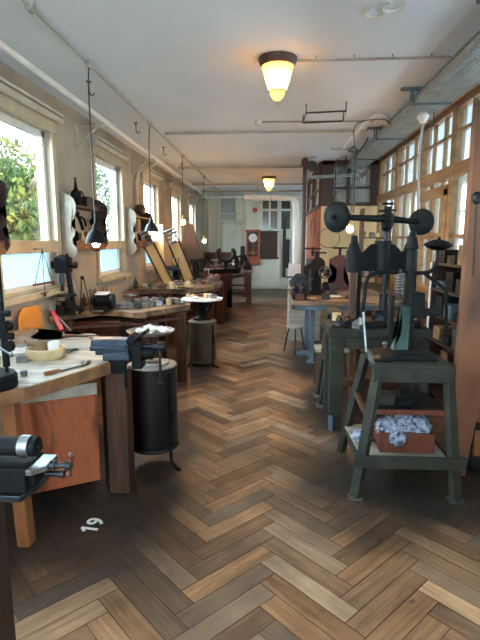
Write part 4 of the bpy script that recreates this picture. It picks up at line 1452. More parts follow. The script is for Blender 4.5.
# ---- leaning boards (polishing hoods) on the third bench
def board(name, p0, p1, wdt, th, m, label, cat='board', extra=None, ydir=0):
    a, b = Vector(p0), Vector(p1)
    t = thing(name, label, cat, tuple(a))
    d = (b-a).normalized()
    side = Vector((math.cos(ydir), math.sin(ydir), 0))
    side = (side-d*side.dot(d)).normalized()
    nrm = d.cross(side)
    ln = (b-a).length
    rm = Matrix((side, nrm, d)).transposed()
    MB().box((a+b)/2, (wdt, th, ln), rm).done('panel', m, t, .004, world=True)
    if extra:
        for s_ in (-1, 1):
            MB().box((a+b)/2+side*s_*(wdt/2+.015)-nrm*.01, (.03, th+.05, ln*1.02), rm).done('side_rail', extra, t, .003, world=True)
        w = MB()
        for s_ in (-1, 1):
            w.box(b+d*.11+side*s_*(wdt/2+.01)-nrm*.02, (.022, .05, .26), rm)
        w.box(b+d*.23-nrm*.02, (wdt+.05, .06, .03), rm).box(b+d*.10-nrm*.02, (wdt+.02, .04, .02), rm).box(b+d*.02-nrm*.03, (wdt*.8, .06, .05), rm)
        w.cyl(b+d*.17-side*(wdt/2+.05)-nrm*.02, b+d*.17+side*(wdt/2+.05)-nrm*.02, .022)
        w.done('clamp_frame', 'steel', t, .003, world=True)
    return t


a0 = at(168, 275, Y=7.75)
board('tilted_board', (a0.x, 7.75, .875), tuple(at(149, 245, Y=7.55)), .13, .03, 'blond', 'blond tilted board with steel clamp, leftmost of the leaning boards', extra='brown_wood', ydir=R(20))
a0 = at(189, 272, Y=8.3)
board('tilted_board', (a0.x, 8.3, .875), tuple(at(174, 243, Y=8.1)), .15, .03, 'blond', 'blond tilted board with dark side rail, middle of the leaning boards', extra='dark_wood', ydir=R(15))
t = thing('tilted_board', 'broad red-brown tilted panel, rightmost of the leaning boards', 'board', (-1.6, 9.0, .85))
pts = [at(178, 268, Y=9.0), at(207, 268, Y=9.0), at(192, 224, Y=8.9), at(184, 224, Y=8.9)]
w = MB()
fa = [w.bm.verts.new(p_) for p_ in pts]
fb = [w.bm.verts.new(p_+Vector((0, .05, 0))) for p_ in pts]
w.bm.faces.new(fa); w.bm.faces.new(fb[::-1])
for k in range(4):
    w.bm.faces.new((fa[k], fa[(k+1) % 4], fb[(k+1) % 4], fb[k]))
w.done('panel', 'brown_wood', t, .004, world=True)
MB().box(((pts[0].x+pts[1].x)/2, 9.05, .93), (pts[1].x-pts[0].x, .25, .16)).done('base', 'red_wood', t, .004, world=True)
a0 = at(155, 262, Y=8.6)
single('blond_plank', MB().box((a0.x, 8.9, 1.35), (.16, .03, 1.0)).box((a0.x+.085, 8.9, 1.35), (.03, .05, 1.0)), 'blond', 'upright blond plank standing behind the leaning boards', 'board', bevel=.003)

# ---- bench D
polyD = [(-2.07, 9.75), (-1.35, 9.8), (-1.05, 10.3), (-.55, 11.2), (-.42, 11.6), (-.42, 12.3), (-.6, 12.5), (-2.07, 12.4)]
bD = bench('workbench', 'fourth workbench with reddish legs and vises, before the far wall', polyD, 'top_wood', .07,
           legs=[(-.52, 12.05, .13, .13), (-1.0, 10.55, .1, .1), (-1.95, 9.9, .1, .1), (-1.95, 12.2, .1, .1)], leg_m='red_wood',
           aprons=[((-.55, 12.05), (-1.95, 12.05), .04, .12, .70), ((-.55, 12.05), (-1.95, 12.05), .04, .10, .45), ((-.55, 12.08), (-1.95, 12.08), .04, .10, .25), ((-.5, 11.9), (-1.0, 10.6), .04, .1, .72)])


def leg_vise(x, y, z, s, m, label, rz=0):
    t = thing('bench_vise', label, 'vise', (x, y, z), rz, 'black vises on the far benches')
    MB().box((0, 0, .03*s), (.16*s, .16*s, .06*s)).box((0, 0, .14*s), (.08*s, .1*s, .2*s)).box((-.02*s, 0, .26*s), (.1*s, .16*s, .06*s)).done('fixed_jaw', m, t, .006)
    MB().box((.09*s, 0, .2*s), (.05*s, .14*s, .18*s), (0, R(10), 0)).box((.07*s, 0, .28*s), (.06*s, .16*s, .04*s), (0, R(-20), 0)).done('moving_jaw', m, t, .006)
    MB().cyl((.0, 0, .18*s), (.22*s, 0, .18*s), .018*s).done('screw', 'steel_dark', t)
    MB().cyl((.2*s, -.09*s, .18*s), (.2*s, .09*s, .18*s), .009*s).done('handle', 'steel_dark', t)
    return t


leg_vise(-1.35, 8.75, .851, 1.3, 'iron', 'black upright vise on the third bench before the brown panel')
y_ = thing('forked_rest', 'black forked iron rest standing on the fourth bench', 'rest', (-.98, 10.75, .851))
y_.scale = (1.25, 1.25, 1.15)
MB().lathe([(.12, 0), (.12, .03), (.05, .06), (.045, .2), (.06, .24)]).done('foot', 'iron_green', y_)
MB().tube([(0, 0, .2), (-.09, 0, .26), (-.15, 0, .34), (-.15, 0, .42)], .035, 8).tube([(0, 0, .2), (.09, 0, .26), (.15, 0, .34), (.15, 0, .42)], .035, 8).sph((-.13, 0, .43), .04).sph((.13, 0, .43), .04).done('fork', 'iron_green', y_)
leg_vise(-.77, 11.2, .851, 1.25, 'iron', 'black vise on the fourth bench, right of the forked rest')
t = thing('slanted_tool', 'dark slanting machine at the corner of the fourth bench by the clock', 'machine', (-.55, 11.9, .851))
MB().beam((.05, 0, 0), (-.1, 0, .36), .10, .10).box((0, 0, .05), (.2, .3, .1)).done('body', 'iron', t, .01)
MB().cyl((-.12, -.05, .36), (-.12, -.2, .36), .03).done('wheel', 'steel_dark', t)
MB().box((-.2, .05, .27), (.24, .05, .06)).done('arm', 'blond', t, .004)
w = MB().box((0, 0, .06), (.75, .14, .10)).cyl((-.4, 0, .07), (.4, 0, .07), .035).box((.32, 0, .04), (.12, .2, .08))
single('long_lathe_bed', w, 'iron', 'long black lathe bed along the front of the fourth bench', 'lathe', (-.98, 10.35, .851), R(48), bevel=.006)
for i, (x, y, k, m) in enumerate([(-1.9, 10.1, 'block', 'steel_dark'), (-1.7, 10.0, 'lump', 'paper'), (-1.5, 10.2, 'tin', 'red_wood'), (-1.6, 10.6, 'anvil', 'iron'), (-1.85, 10.8, 'lump', 'steel'), (-1.3, 11.4, 'block', 'red_wood'), (-1.5, 11.6, 'sheet', 'paper'), (-1.0, 11.9, 'anvil', 'iron'), (-.75, 11.8, 'block', 'steel_dark')]):
    item(k, (x, y, .851), .3*i, ords[i]+' from the front among the pieces on the fourth bench', m, 'pieces on the fourth bench', 1.5)
ch = thing('chest', 'red-brown chest with many drawers against the far wall corner', 'chest', (-1.6, 15.2, 0))
MB().box((0, 0, .6), (.8, .5, 1.2)).done('body', 'red_wood', ch, .01)
for k in range(5):
    MB().box((0, -.26, .15+.23*k), (.7, .02, .19)).done('drawer', 'brown_wood', ch, .004)
tb2 = thing('far_table', 'low red-brown table by the far wall behind the fourth bench', 'table', (-1.3, 13.8, 0))
MB().box((0, 0, .84), (1.4, .9, .06)).done('tabletop', 'red_wood', tb2, .006)
for sx_ in (-1, 1):
    for sy_ in (-1, 1):
        MB().box((sx_*.62, sy_*.38, .405), (.09, .09, .81)).done('leg', 'red_wood', tb2, .004)
for i in range(5):
    item(['block', 'anvil', 'tin', 'lump', 'block'][i], (-1.8+.25*i, 13.7, .871), .5*i, ords[i]+' from the left of the pieces on the far table', ['iron', 'steel_dark', 'red_wood', 'paper', 'brown_wood'][i], 'pieces on the far table', 1.7)

# ================================================================== FOREGROUND LATHE
lt = thing('precision_lathe', 'black and steel bench lathe cut off by the left edge in front', 'lathe', (-.85, 1.2, .80))
yl = 1.2
def fp(px_, py_, Y=yl):
    return at(px_, py_, Y=Y)
a, b = fp(-40, 444), fp(27, 447)
b.z = a.z = (a.z+b.z)/2
MB().cyl(a, b, .026, seg=28).done('headstock', 'iron', lt, world=True)
MB().cyl(b+Vector((-.015, 0, 0)), b+Vector((.012, 0, 0)), .031, seg=28).done('steel_ring', 'steel', lt, world=True)
MB().cyl(b+Vector((.012, 0, 0)), b+Vector((.03, 0, 0)), .027, seg=24).cyl(b+Vector((.03, 0, 0)), b+Vector((.04, 0, 0)), .01).done('chuck', 'iron', lt, world=True)
zt = fp(40, 462).z
w = MB()
xa, xb = fp(8, 462).x, fp(50, 462).x
w.prism([(xa, yl-.05), (xb-.03, yl-.05), (xb, yl-.02), (xb, yl+.05), (xa, yl+.05)], zt-.016, zt).done('slide_plate', 'steel', lt, .002, world=True)
MB().box(((xa+xb)/2-.02, yl, zt-.035), (xb-xa-.02, .07, .036)).box((xa-.05, yl, zt-.03), (.25, .11, .07)).done('saddle', 'iron', lt, .003, world=True)
xc_ = fp(67, 463).x
MB().cyl((xb-.005, yl, zt-.008), (xc_, yl, zt-.008), .007).cyl((xb, yl, zt-.008), (xb+.016, yl, zt-.008), .013).cyl((xc_-.004, yl, zt-.008), (xc_+.012, yl, zt-.008), .013).done('screw', 'steel_dark', lt, world=True)
MB().cyl((xc_+.004, yl, zt-.03), (xc_+.014, yl, zt+.02), .004).sph((xc_+.014, yl, zt+.022), .009).sph((xc_+.004, yl, zt-.033), .009).done('handle', 'red_wood', lt, world=True)
MB().cyl((xb-.02, yl+.01, zt-.038), (xb+.028, yl+.01, zt-.038), .009).cyl((xb+.022, yl+.01, zt-.038), (xb+.034, yl+.01, zt-.038), .012).done('lower_screw', 'steel_dark', lt, world=True)
zb = fp(20, 484).z
xr = fp(34, 488).x
MB().prism([(-1.15, yl-.065), (xr-.005, yl-.065), (xr+.012, yl+.0), (xr+.012, yl+.07), (-1.15, yl+.07)], zb-.018, zb).done('base_plate', 'steel_dark', lt, .003, world=True)
MB().box((-.94, yl, (zb+zt-.06)/2+.0), (.5, .10, max(.02, zt-zb-.045))).done('bed', 'iron', lt, .004, world=True)
ls = thing('lathe_stand', 'dark wooden stand below the front lathe at the left edge', 'stand', (-.85, 1.2, 0))
MB().prism([(-1.2, yl-.10), (xr-.10, yl-.10), (xr-.10, yl+.10), (-1.2, yl+.10)], zb-.06, zb-.0185).done('top', 'dark_wood', ls, .003, world=True)
for x in (at(-6, 560, Y=yl).x, -1.15):
    MB().box((x, yl, (zb-.06)/2), (.045, .08, zb-.06)).done('leg', 'dark_wood', ls, .004, world=True)

# painted number on the floor
fc = bpy.data.curves.new('floor_number', 'FONT')
fc.body = '19'
fc.size = .135
fc.extrude = .0008
fc.offset = .0025
fc.align_x = 'CENTER'
fc.align_y = 'CENTER'
fc.materials.append(M['marking'])
fn_ = bpy.data.objects.new('floor_number', fc)
COL.objects.link(fn_)
q = at(93.5, 525.5, z=0)
fn_.location = (q.x, q.y, .0025)
fn_.rotation_euler = (0, 0, R(82))
me_ = bpy.data.meshes.new_from_object(fn_)
bpy.data.objects.remove(fn_)
fn_ = bpy.data.objects.new('floor_number', me_)
COL.objects.link(fn_)
fn_.location = (q.x, q.y, .0025)
fn_.rotation_euler = (0, 0, R(82))
bm_ = bmesh.new()
bm_.from_mesh(me_)
xs_ = min(v.co.x for v in bm_.verts)
ys_ = max(v.co.y for v in bm_.verts)
fv = [bm_.verts.new((xs_+a_, ys_-b_, .0009)) for a_, b_ in ((.012, .0), (-.022, .022), (-.022, .04), (.012, .024))]
bm_.faces.new(fv)
bm_.to_mesh(me_)
bm_.free()
tag(fn_, 'white number 19 painted on the floor by the nearest bench', 'number')

# ---- further small things
def cover(rows):
    for (pts_, names, grp, phrase, sc_) in rows:
        for i, ((x, y), (k, m, adj)) in enumerate(zip(pts_, names)):
            item(k, (x, y, .851), rnd.uniform(-1.5, 1.5), adj+', '+ords[i]+' '+phrase, m, grp, sc_)


KN = [('file', 'steel_dark', 'wooden-handled file'), ('lump', 'steel', 'bright scrap heap'), ('pliers', 'iron', 'black pliers'), ('tin', 'steel_dark', 'grey round tin'), ('hammer', 'steel', 'small hammer'),
      ('dish', 'stove_rim', 'grey shallow dish'), ('block', 'brown_wood', 'brown block'), ('sheet', 'paper', 'white paper sheet'), ('bottle', 'iron', 'dark bottle'), ('pliers', 'red_plastic', 'red-handled pliers'), ('lump', 'leather', 'brown scrap heap'), ('cup', 'box_wood', 'pale cup')]
rows = []
rows.append(([(-1.62+.085*i, 5.0+.035*i) for i in range(7)], [KN[i] for i in (0, 3, 1, 6, 5, 8, 11)], 'middle row on the second bench', 'from the left in the middle row on the second bench', .9))
rows.append(([(-1.62+.12*i, 5.62+.0*i) for i in range(5)], [KN[i] for i in (4, 10, 7, 2, 1)], 'back row on the second bench', 'from the left along the back edge of the second bench', 1.0))
rows.append(([(-1.98+.13*i, 7.0+.02*i) for i in range(7)], [KN[i] for i in (8, 1, 3, 6, 11, 10, 5)], 'front row on the third bench', 'from the wall in the front row on the third bench', 1.25))
rows.append(([(-1.95+.14*i, 8.75+.02*i) for i in range(3)], [KN[i] for i in (3, 8, 1)], 'back row on the third bench', 'from the wall at the back of the third bench', 1.3))
rows.append(([(-1.32+.11*i, 8.1+.03*i) for i in range(3)], [KN[i] for i in (10, 3, 0)], 'aisle end of the third bench', 'from the left at the aisle end of the third bench', 1.2))
cover(rows)
for (px_, py_, k, m, lb, s_, z_) in [(70, 352, 'pliers', 'steel_dark', 'grey pliers on the nearest bench right of the round tray', .8, .85),
                              (86, 364, 'lump', 'steel_dark', 'pinch of metal scrap near the front edge of the nearest bench', .6, .85), (90, 340, 'hammer', 'steel', 'small hammer behind the big vise on the nearest bench', .8, .85),
                              (22, 362, 'block', 'steel_dark', 'small dark block beside the black drill on the nearest bench', .7, .85)]:
    put(k, px_, py_, lb, m, None, rnd.uniform(-1, 1), s_, z_)
# steel rig between the leaning boards
q = at(163, 273, z=.85)
rg = thing('polishing_motor', 'grey polishing motor with spindles between the leaning boards', 'motor', (-1.78, 8.75, .851))
MB().box((0, 0, .03), (.3, .2, .06)).cyl((-.12, 0, .16), (.12, 0, .16), .09).box((0, 0, .09), (.14, .1, .08)).done('housing', 'iron', rg, .006)
MB().cyl((-.22, 0, .16), (.22, 0, .16), .02).cyl((.18, 0, .16), (.21, 0, .16), .07).done('spindle', 'steel', rg)
MB().cyl((.1, .1, 0), (.1, .1, .62), .012).cyl((-.02, .1, .5), (.16, .1, .5), .012).sph((.0, .1, .5), .04).done('arm', 'steel_dark', rg)
q = at(62, 300, z=.85)
stt = thing('spindle_stand', 'thin three-legged black stand right of the small drill press', 'stand', (-1.80, 4.52, .851))
for k in range(3):
    a = R(20+120*k)
    MB().cyl((.015*math.cos(a), .015*math.sin(a), .34), (.07*math.cos(a), .07*math.sin(a), 0), .005).done('leg', 'iron', stt)
MB().sph((0, 0, .35), .02).done('head', 'iron', stt)
# things stored below the benches
for (nm, lb, ct, loc, d_, m) in [('storage_box', 'dark box stored below the second bench beside the drawers', 'box', (-1.35, 5.15, 0), (.3, .35, .3), 'dark_wood'),
                                 ('storage_box', 'red-brown box stored below the third bench', 'box', (-1.2, 7.9, 0), (.3, .4, .35), 'red_wood'),
                                 ('storage_box', 'black box stored below the fourth bench', 'box', (-1.1, 11.4, 0), (.4, .5, .4), 'iron')]:
    t = thing(nm, lb, ct, loc, .1)
    MB().box((0, 0, d_[2]/2), d_).done('body', m, t, .006)
    MB().box((0, 0, d_[2]+.008), (d_[0]+.02, d_[1]+.02, .016)).done('lid', m, t, .004)

# ================================================================== RIGHT SIDE
def rbench(name, label, x0, x1, y0, y1, z, th, top, frame, legs, beam_z=None, leg_w=.07, cat='workbench', brace=True):
    t = thing(name, label, cat, ((x0+x1)/2, (y0+y1)/2, 0))
    MB().box(((x0+x1)/2, (y0+y1)/2, z-th/2), (x1-x0, y1-y0, th)).done('tabletop', top, t, .005, world=True)
    for (x, y) in legs:
        MB().box((x, y, (z-th)/2), (leg_w, leg_w, z-th)).box((x, y, .01), (leg_w*1.9, leg_w*1.9, .02)).done('leg', frame, t, .004, world=True)
    if brace:
        MB().box(((x0+x1)/2+.02, (y0+y1)/2, z-th-.03), (x1-x0-.06, y1-y0-.06, .06)).done('frame', frame, t, .003, world=True)
    return t


# --- far bench with the mill
rbench('workbench', 'worn workbench on blue-grey legs carrying black machines, right of the aisle', .27, 1.5, 5.6, 7.15, .85, .045, 'top_wood', 'blue_gray', [(.55, 6.1), (1.42, 6.1), (.55, 7.0), (1.42, 7.0)], leg_w=.062)
single('round_pedestal', MB().lathe([(.14, 0), (.14, .02), (.06, .04), (.05, .05)], seg=28), 'blue_gray', 'round blue-grey cast foot on the floor behind the blue-grey bench leg', 'base', (.52, 6.55, 0))
ml = thing('milling_machine', 'tall black milling machine with handwheel standing on the blue-grey legged bench', 'machine', (.62, 6.42, .851))
MB().box((0, 0, .02), (.26, .3, .04)).box((0, .02, .17), (.13, .17, .3), taper=.85).box((0, 0, .36), (.2, .18, .14)).done('column', 'iron', ml, .012)
MB().cyl((0, -.12, .40), (0, .12, .40), .07).cyl((.0, -.15, .40), (.0, -.10, .40), .095).done('head', 'iron', ml, .004)
MB().cyl((-.06, 0, .5), (-.06, 0, .62), .014).box((-.06, 0, .6), (.22, .03, .02)).box((.02, 0, .545), (.2, .03, .02)).cyl((0, 0, .43), (0, 0, .56), .035).done('upper_levers', 'iron', ml)
MB().cyl((.10, -.05, .30), (.17, -.05, .27), .05).sph((.17, -.05, .27), .028).done('handwheel', 'iron', ml)
MB().box((-.13, -.08, .20), (.14, .18, .04)).cyl((-.14, -.08, .05), (-.14, -.08, .2), .03).done('work_table', 'steel_dark', ml, .004)
MB().lathe([(.075, -.012), (.085, 0), (.075, .012)], (-.1, -.14, .33), (0, 1, 0)).done('pulley', 'iron', ml)
w = MB()
for k in range(6):
    a = k*PI/3
    w.cyl((.09+.0*k, -.17, .30), (.09+.075*math.cos(a), -.17, .30+.075*math.sin(a)), .006, seg=6)
w.tube([(.09+.075*math.cos(R(a_)), -.17, .30+.075*math.sin(R(a_))) for a_ in range(0, 361, 30)], .009, 6, False).cyl((.09, -.19, .30), (.09, 0, .30), .016)
w.done('front_wheel', 'tool_dark', ml)
MB().cyl((-.09, -.1, .23), (-.09, -.1, .46), .018).box((-.1, -.1, .44), (.09, .09, .07)).done('slide', 'tool_dark', ml, .003)
MB().beam((-.15, -.02, .24), (.0, -.05, .44), .018, .018).done('lever', 'tool_dark', ml)
wl_ = thing('gear_lathe' , 'dark spindly geared lathe at the aisle end of the right bench', 'lathe', (.38, 5.98, .851))
MB().box((.0, 0, .03), (.2, .45, .05)).box((-.04, .1, .12), (.05, .06, .16)).box((.04, -.14, .12), (.05, .06, .16)).done('bed', 'iron', wl_, .005)
for (x, y, z, r) in ((-.05, -.1, .22, .07), (.03, -.02, .2, .05), (-.02, .1, .24, .06), (.06, .13, .17, .045)):
    w = MB()
    w.cyl((x, y-.012, z), (x, y+.012, z), r, seg=22)
    w.cyl((x, y-.03, z), (x, y+.03, z), r*.35)
    w.done('gear', 'steel_dark', wl_)
MB().cyl((-.18, -.02, .26), (.12, -.02, .26), .009).cyl((-.05, -.2, .22), (-.05, .2, .22), .012).beam((-.1, -.1, .1), (.1, .05, .3), .02, .02).beam((.1, 0, .05), (.12, .0, .35), .03, .03).done('shafts', 'steel_dark', wl_)
MB().tube([(.06, -.2, .2), (0, -.22, .26), (-.07, -.2, .22), (-.06, -.2, .15), (.0, -.2, .12), (.06, -.2, .2)], .008, 6).done('handwheel', 'steel_dark', wl_)
for i, (x, y, k, m, lb) in enumerate([(.36, 5.75, 'block', 'brown_wood', 'brown block'), (.5, 5.72, 'lump', 'leather', 'brown heap'), (.68, 5.8, 'tin', 'iron', 'black tin'), (.8, 6.0, 'dish', 'paper', 'white dish'), (.85, 6.5, 'anvil', 'iron', 'black anvil'), (.98, 5.9, 'lump', 'iron', 'black heap'), (.45, 6.75, 'die', 'brown_wood', 'tall brown block')]):
    item(k, (x, y, .851), i*.4, lb+' on the bench with blue-grey legs', m, None, 1.3)
cr = thing('wooden_crate', 'pale wooden crate on the floor at the far end of the aisle', 'crate', (.55, 7.7, 0))
MB().box((0, 0, .42), (.5, .5, .84)).done('body', 'gray_board', cr, .008)
MB().box((0, -.26, .65), (.42, .02, .3)).done('drawer', 'brown_wood', cr, .004)
MB().box((0, 0, .88), (.46, .42, .07)).done('lid', 'brown_wood', cr, .006)
# reddish machine further back
rm_ = thing('cast_press', 'red-brown cast machine frame on the bench before the ochre office wall', 'machine', (1.0, 7.0, .851))
MB().prism([(-.16, 0), (-.14, .08), (-.05, .14), (-.03, .30), (-.13, .38), (-.14, .44), (-.02, .5), (.06, .5), (.10, .42), (.05, .3), (.05, .16), (.17, .06), (.18, 0)], -.05, .05, lambda u, v, w_: (u, w_, v)).done('frame', 'red_steel', rm_, .01)
MB().cyl((0, 0, .5), (0, 0, .6), .02).cyl((-.1, 0, .6), (.1, 0, .6), .012).done('screw', 'iron', rm_)
MB().lathe([(.05, 0), (.05, .1), (.02, .12)], (-.2, -.06, 0)).done('pot', 'iron', rm_)

# --- bench along the partition behind the presses
rbench('long_shelf_bench', 'dark long bench along the glazed partition behind the presses', 1.52, 1.84, 5.2, 8.5, .84, .05, 'brown_wood', 'dark_wood', [(1.58, 5.3), (1.78, 5.3), (1.58, 8.4), (1.78, 8.4)])
tw = thing('tool_rack', 'tall shelf rack of small jars against the partition beyond the presses', 'rack', (1.6, 6.6, .85))
for x in (1.42, 1.82):
    MB().box((x, 7.7, 1.45), (.03, .24, 1.18)).done('side_panel', 'brown_wood', tw, .003, world=True)
for k in range(4):
    MB().box((1.62, 7.7, 1.0+.3*k), (.38, .24, .02)).done('shelf_board', 'brown_wood', tw, .002, world=True)
for k in range(3):
    for j in range(4):
        m = ['steel', 'red_wood', 'box_wood', 'iron', 'paper', 'steel_dark'][(k*4+j*3) % 6]
        item(['tin', 'bottle', 'cup', 'die'][(j+k) % 4], (1.49+.085*j, 7.66, 1.011+.3*k), 0, {'steel': 'steel', 'red_wood': 'red-brown', 'box_wood': 'pale wooden', 'iron': 'black', 'paper': 'white', 'steel_dark': 'grey'}[m]+' item, '+ords[j]+' from the left on the '+['lowest', 'middle', 'upper'][k]+' rack board', m, 'jars in the tall rack', 1.05)

# --- stool with curved grey arms under the far bench
stl = thing('metal_stool', 'low metal stool with pale seat and bent frame beside the blue-grey bench', 'stool', (.44, 5.95, 0))
MB().lathe([(.10, .36), (.12, .37), (.12, .39), (.08, .40)], seg=24).done('seat', 'gray_board', stl)
for k in range(3):
    a = R(30+120*k)
    MB().tube([(.09*math.cos(a), .09*math.sin(a), .37), (.13*math.cos(a), .13*math.sin(a), .2), (.17*math.cos(a), .17*math.sin(a), .008)], .010, 6).done('leg', 'steel_dark', stl)
stl.location = (.36, 6.6, 0)
st2 = thing('low_stool', 'low stool with worn pale top between the blue-grey bench and the press frame', 'stool', (.66, 5.05, 0))
MB().box((0, 0, .42), (.34, .26, .03)).done('seat', 'gray_board', st2, .004)
for sx_ in (-1, 1):
    for sy_ in (-1, 1):
        MB().beam((sx_*.12, sy_*.09, .405), (sx_*.15, sy_*.11, 0), .03, .03).done('leg', 'brown_wood', st2, .002)
single('wood_block', MB().box((0, 0, .035), (.09, .07, .07)), 'box_wood', 'pale wood block lying on the low stool', 'block', (.62, 5.05, .436), .4, bevel=.004)

# --- splayed narrow trestle
tsl = thing('trestle', 'narrow dark trestle leg frame standing left of the press frame', 'trestle', (.6, 4.5, 0))
for y, zz in ((4.42, 0), (4.72, 0)):
    MB().beam((.50, y, 0), (.60, y+.05, .87), .035, .05).done('leg', 'stand_green', tsl, .003, world=True)
    MB().box((.50, y, .008), (.09, .09, .016)).done('foot_plate', 'steel', tsl, world=True)
MB().box((.545, 4.59, .42), (.03, .3, .04)).box((.58, 4.61, .72), (.03, .3, .04)).done('rail', 'stand_green', tsl, .003, world=True)
MB().box((.62, 4.62, .885), (.12, .4, .03)).done('top_rail', 'stand_green', tsl, .003, world=True)

# --- heavy frame table carrying the two-ball press
X0, X1, Y0, Y1, ZT_ = .485, 1.30, 3.85, 4.35, .85
ft = thing('press_table', 'dark olive heavy timber table under the two-ball fly press', 'table', ((X0+X1)/2, (Y0+Y1)/2, 0))
MB().box(((X0+X1)/2, (Y0+Y1)/2, ZT_-.035), (X1-X0, Y1-Y0, .07)).done('tabletop', 'stand_green', ft, .005, world=True)
for x in (X0+.07, X1-.07):
    for y in (Y0+.06, Y1-.06):
        MB().box((x, y, (ZT_-.07)/2), (.10, .09, ZT_-.07)).box((x, y, .70), (.115, .105, .1)).done('leg', 'stand_green', ft, .005, world=True)
MB().box(((X0+X1)/2, Y0+.05, .73), (X1-X0-.2, .04, .09)).done('apron', 'stand_green', ft, .003, world=True)
MB().box(((X0+X1)/2, Y1-.06, .28), (X1-X0-.2, .05, .07)).done('stretcher', 'brown_wood', ft, .003, world=True)
MB().box((X0+.03, Y0-.02, .06), (.03, .05, .12)).done('foot_plate', 'blue_gray', ft, .003, world=True)
bx = thing('low_bench', 'low brown wooden bench seen between the legs of the press table', 'bench', (.85, 5.1, 0))
MB().box((1.1, 4.95, .50), (.6, .35, .045)).done('seat', 'post_wood', bx, .004, world=True)
for x in (.9, 1.3):
    MB().box((x, 4.95, .24), (.05, .3, .475)).done('leg', 'brown_wood', bx, .003, world=True)
MB().box((1.1, 4.95, .36), (.5, .04, .1)).done('stretcher', 'brown_wood', bx, .003, world=True)
single('scrap_metal_box', MB().box((0, 0, .12), (.5, .3, .24)).box((0, 0, .25), (.52, .32, .02)), 'red_wood', 'red-brown box on the floor under the press table', 'box', (1.05, 4.55, 0), bevel=.005)

# --- two-ball fly press
YP = 4.05
fl = thing('fly_press', 'large black fly press with two ball weights on a long arm', 'press', (.83, YP, .851))
def fpx(px_, py_, Y=YP):
    return at(px_, py_, Y=Y)
cL, cC, cR = fpx(354, 250), fpx(383, 250), fpx(410, 250)
w = MB().box(((cL.x+cR.x)/2, YP, .875), (cR.x-cL.x+.16, .30, .05))
w.done('base', 'iron', fl, .008, world=True)
zc1, zc0 = fpx(350, 247).z, fpx(350, 271).z
for x, nm in ((cL.x, 'l'), (cR.x, 'r')):
    MB().box((x, YP, (zc0+.89)/2), (.05, .07, zc0-.89)).done('side_column', 'brown_wood' if nm == 'l' else 'iron', fl, .006, world=True)
    MB().cyl((x+.055, YP+.02, .89), (x+.055, YP+.02, zc0), .016).done('tie_rod', 'iron', fl, world=True)
    MB().cyl((x, YP, zc0-.01), (x, YP, zc1-.03), .062, seg=22).lathe([(.055, zc1-.03), (.045, zc1+.01), (.03, zc1+.04), (.026, zc1+.09), (.0, zc1+.1)], (x, YP, 0)).done('column_cap', 'iron_green', fl, world=True)
xl, xr_ = cL.x, cR.x
poly = [(xl, zc0), (xl, zc1-.04), (xl+.07, zc1-.04), (xl+.13, zc1+.02), (cC.x-.05, zc1+.03), (cC.x+.05, zc1+.03), (xr_-.13, zc1+.02), (xr_-.07, zc1-.04), (xr_, zc1-.04), (xr_, zc0)]
MB().prism(poly, YP-.035, YP+.035, lambda u, v, w_: (u, w_, v)).done('crosshead', 'iron', fl, .006, world=True)
MB().cyl((cC.x, YP, zc0-.02), (cC.x, YP, zc1+.05), .068, seg=24).done('nut_housing', 'iron_green', fl, world=True)
zA = fpx(383, 219).z
MB().cyl((cC.x+.02, YP-.01, .98), (cC.x+.02, YP-.01, zA), .018).cyl((cC.x+.02, YP-.01, .95), (cC.x+.02, YP-.01, 1.12), .034).done('screw', 'steel_dark', fl, world=True)
MB().box((cC.x+.02, YP, .95), (.15, .14, .07)).cyl((cC.x+.02, YP, .9), (cC.x+.02, YP, .95), .09).done('die_block', 'steel_dark', fl, .004, world=True)
# hub, arm with weights (arm turned a little: left end nearer)
hub = Vector((cC.x+.02, YP-.01, zA))
e1 = at(337, 217, Y=YP-.24)
e2 = at(421, 222, Y=YP+.05)
MB().cyl(hub+Vector((0, 0, -.05)), hub+Vector((0, 0, .04)), .05).cyl(hub+Vector((0, 0, .04)), hub+Vector((0, 0, .10)), .03).cyl(hub+Vector((0, 0, .06)), hub+Vector((0, 0, .072)), .072).cyl(hub+Vector((0, 0, .11)), hub+Vector((0, 0, .13)), .045).sph(hub+Vector((0, 0, -.06)), .045).done('hub', 'iron', fl, world=True)
MB().cyl(hub, e1, .03, .02).cyl(hub, e2, .03, .02).done('arm', 'iron', fl, world=True)
d1 = (e1-hub).normalized()
d2 = (e2-hub).normalized()
# lens-shaped weights
def weight(c, ax, r, nm='ball_weight', par=fl, m='iron_green'):
    prof = [(.0, -.055), (.35, -.05), (.7, -.03), (.95, -.008), (1.0, .01), (.93, .03), (.6, .055), (.3, .066), (.28, .075), (.0, .078)]
    ob = MB().lathe([(max(.002, p_[0]*r), p_[1]*r/.11*.58) for p_ in prof], c, ax, 32).done(nm, m, par, world=True)
    MB().cyl(c+Vector(ax)*r*.45, c+Vector(ax)*r*.62, r*.17).cyl(c+Vector(ax)*r*.62, c+Vector(ax)*r*.74, r*.09).done('hub_nut', 'iron', ob, world=True)
weight(e1, Vector((-.62, -.75, -.06)).normalized(), .118)
weight(e2, Vector((.6, .8, .0)).normalized(), .108)
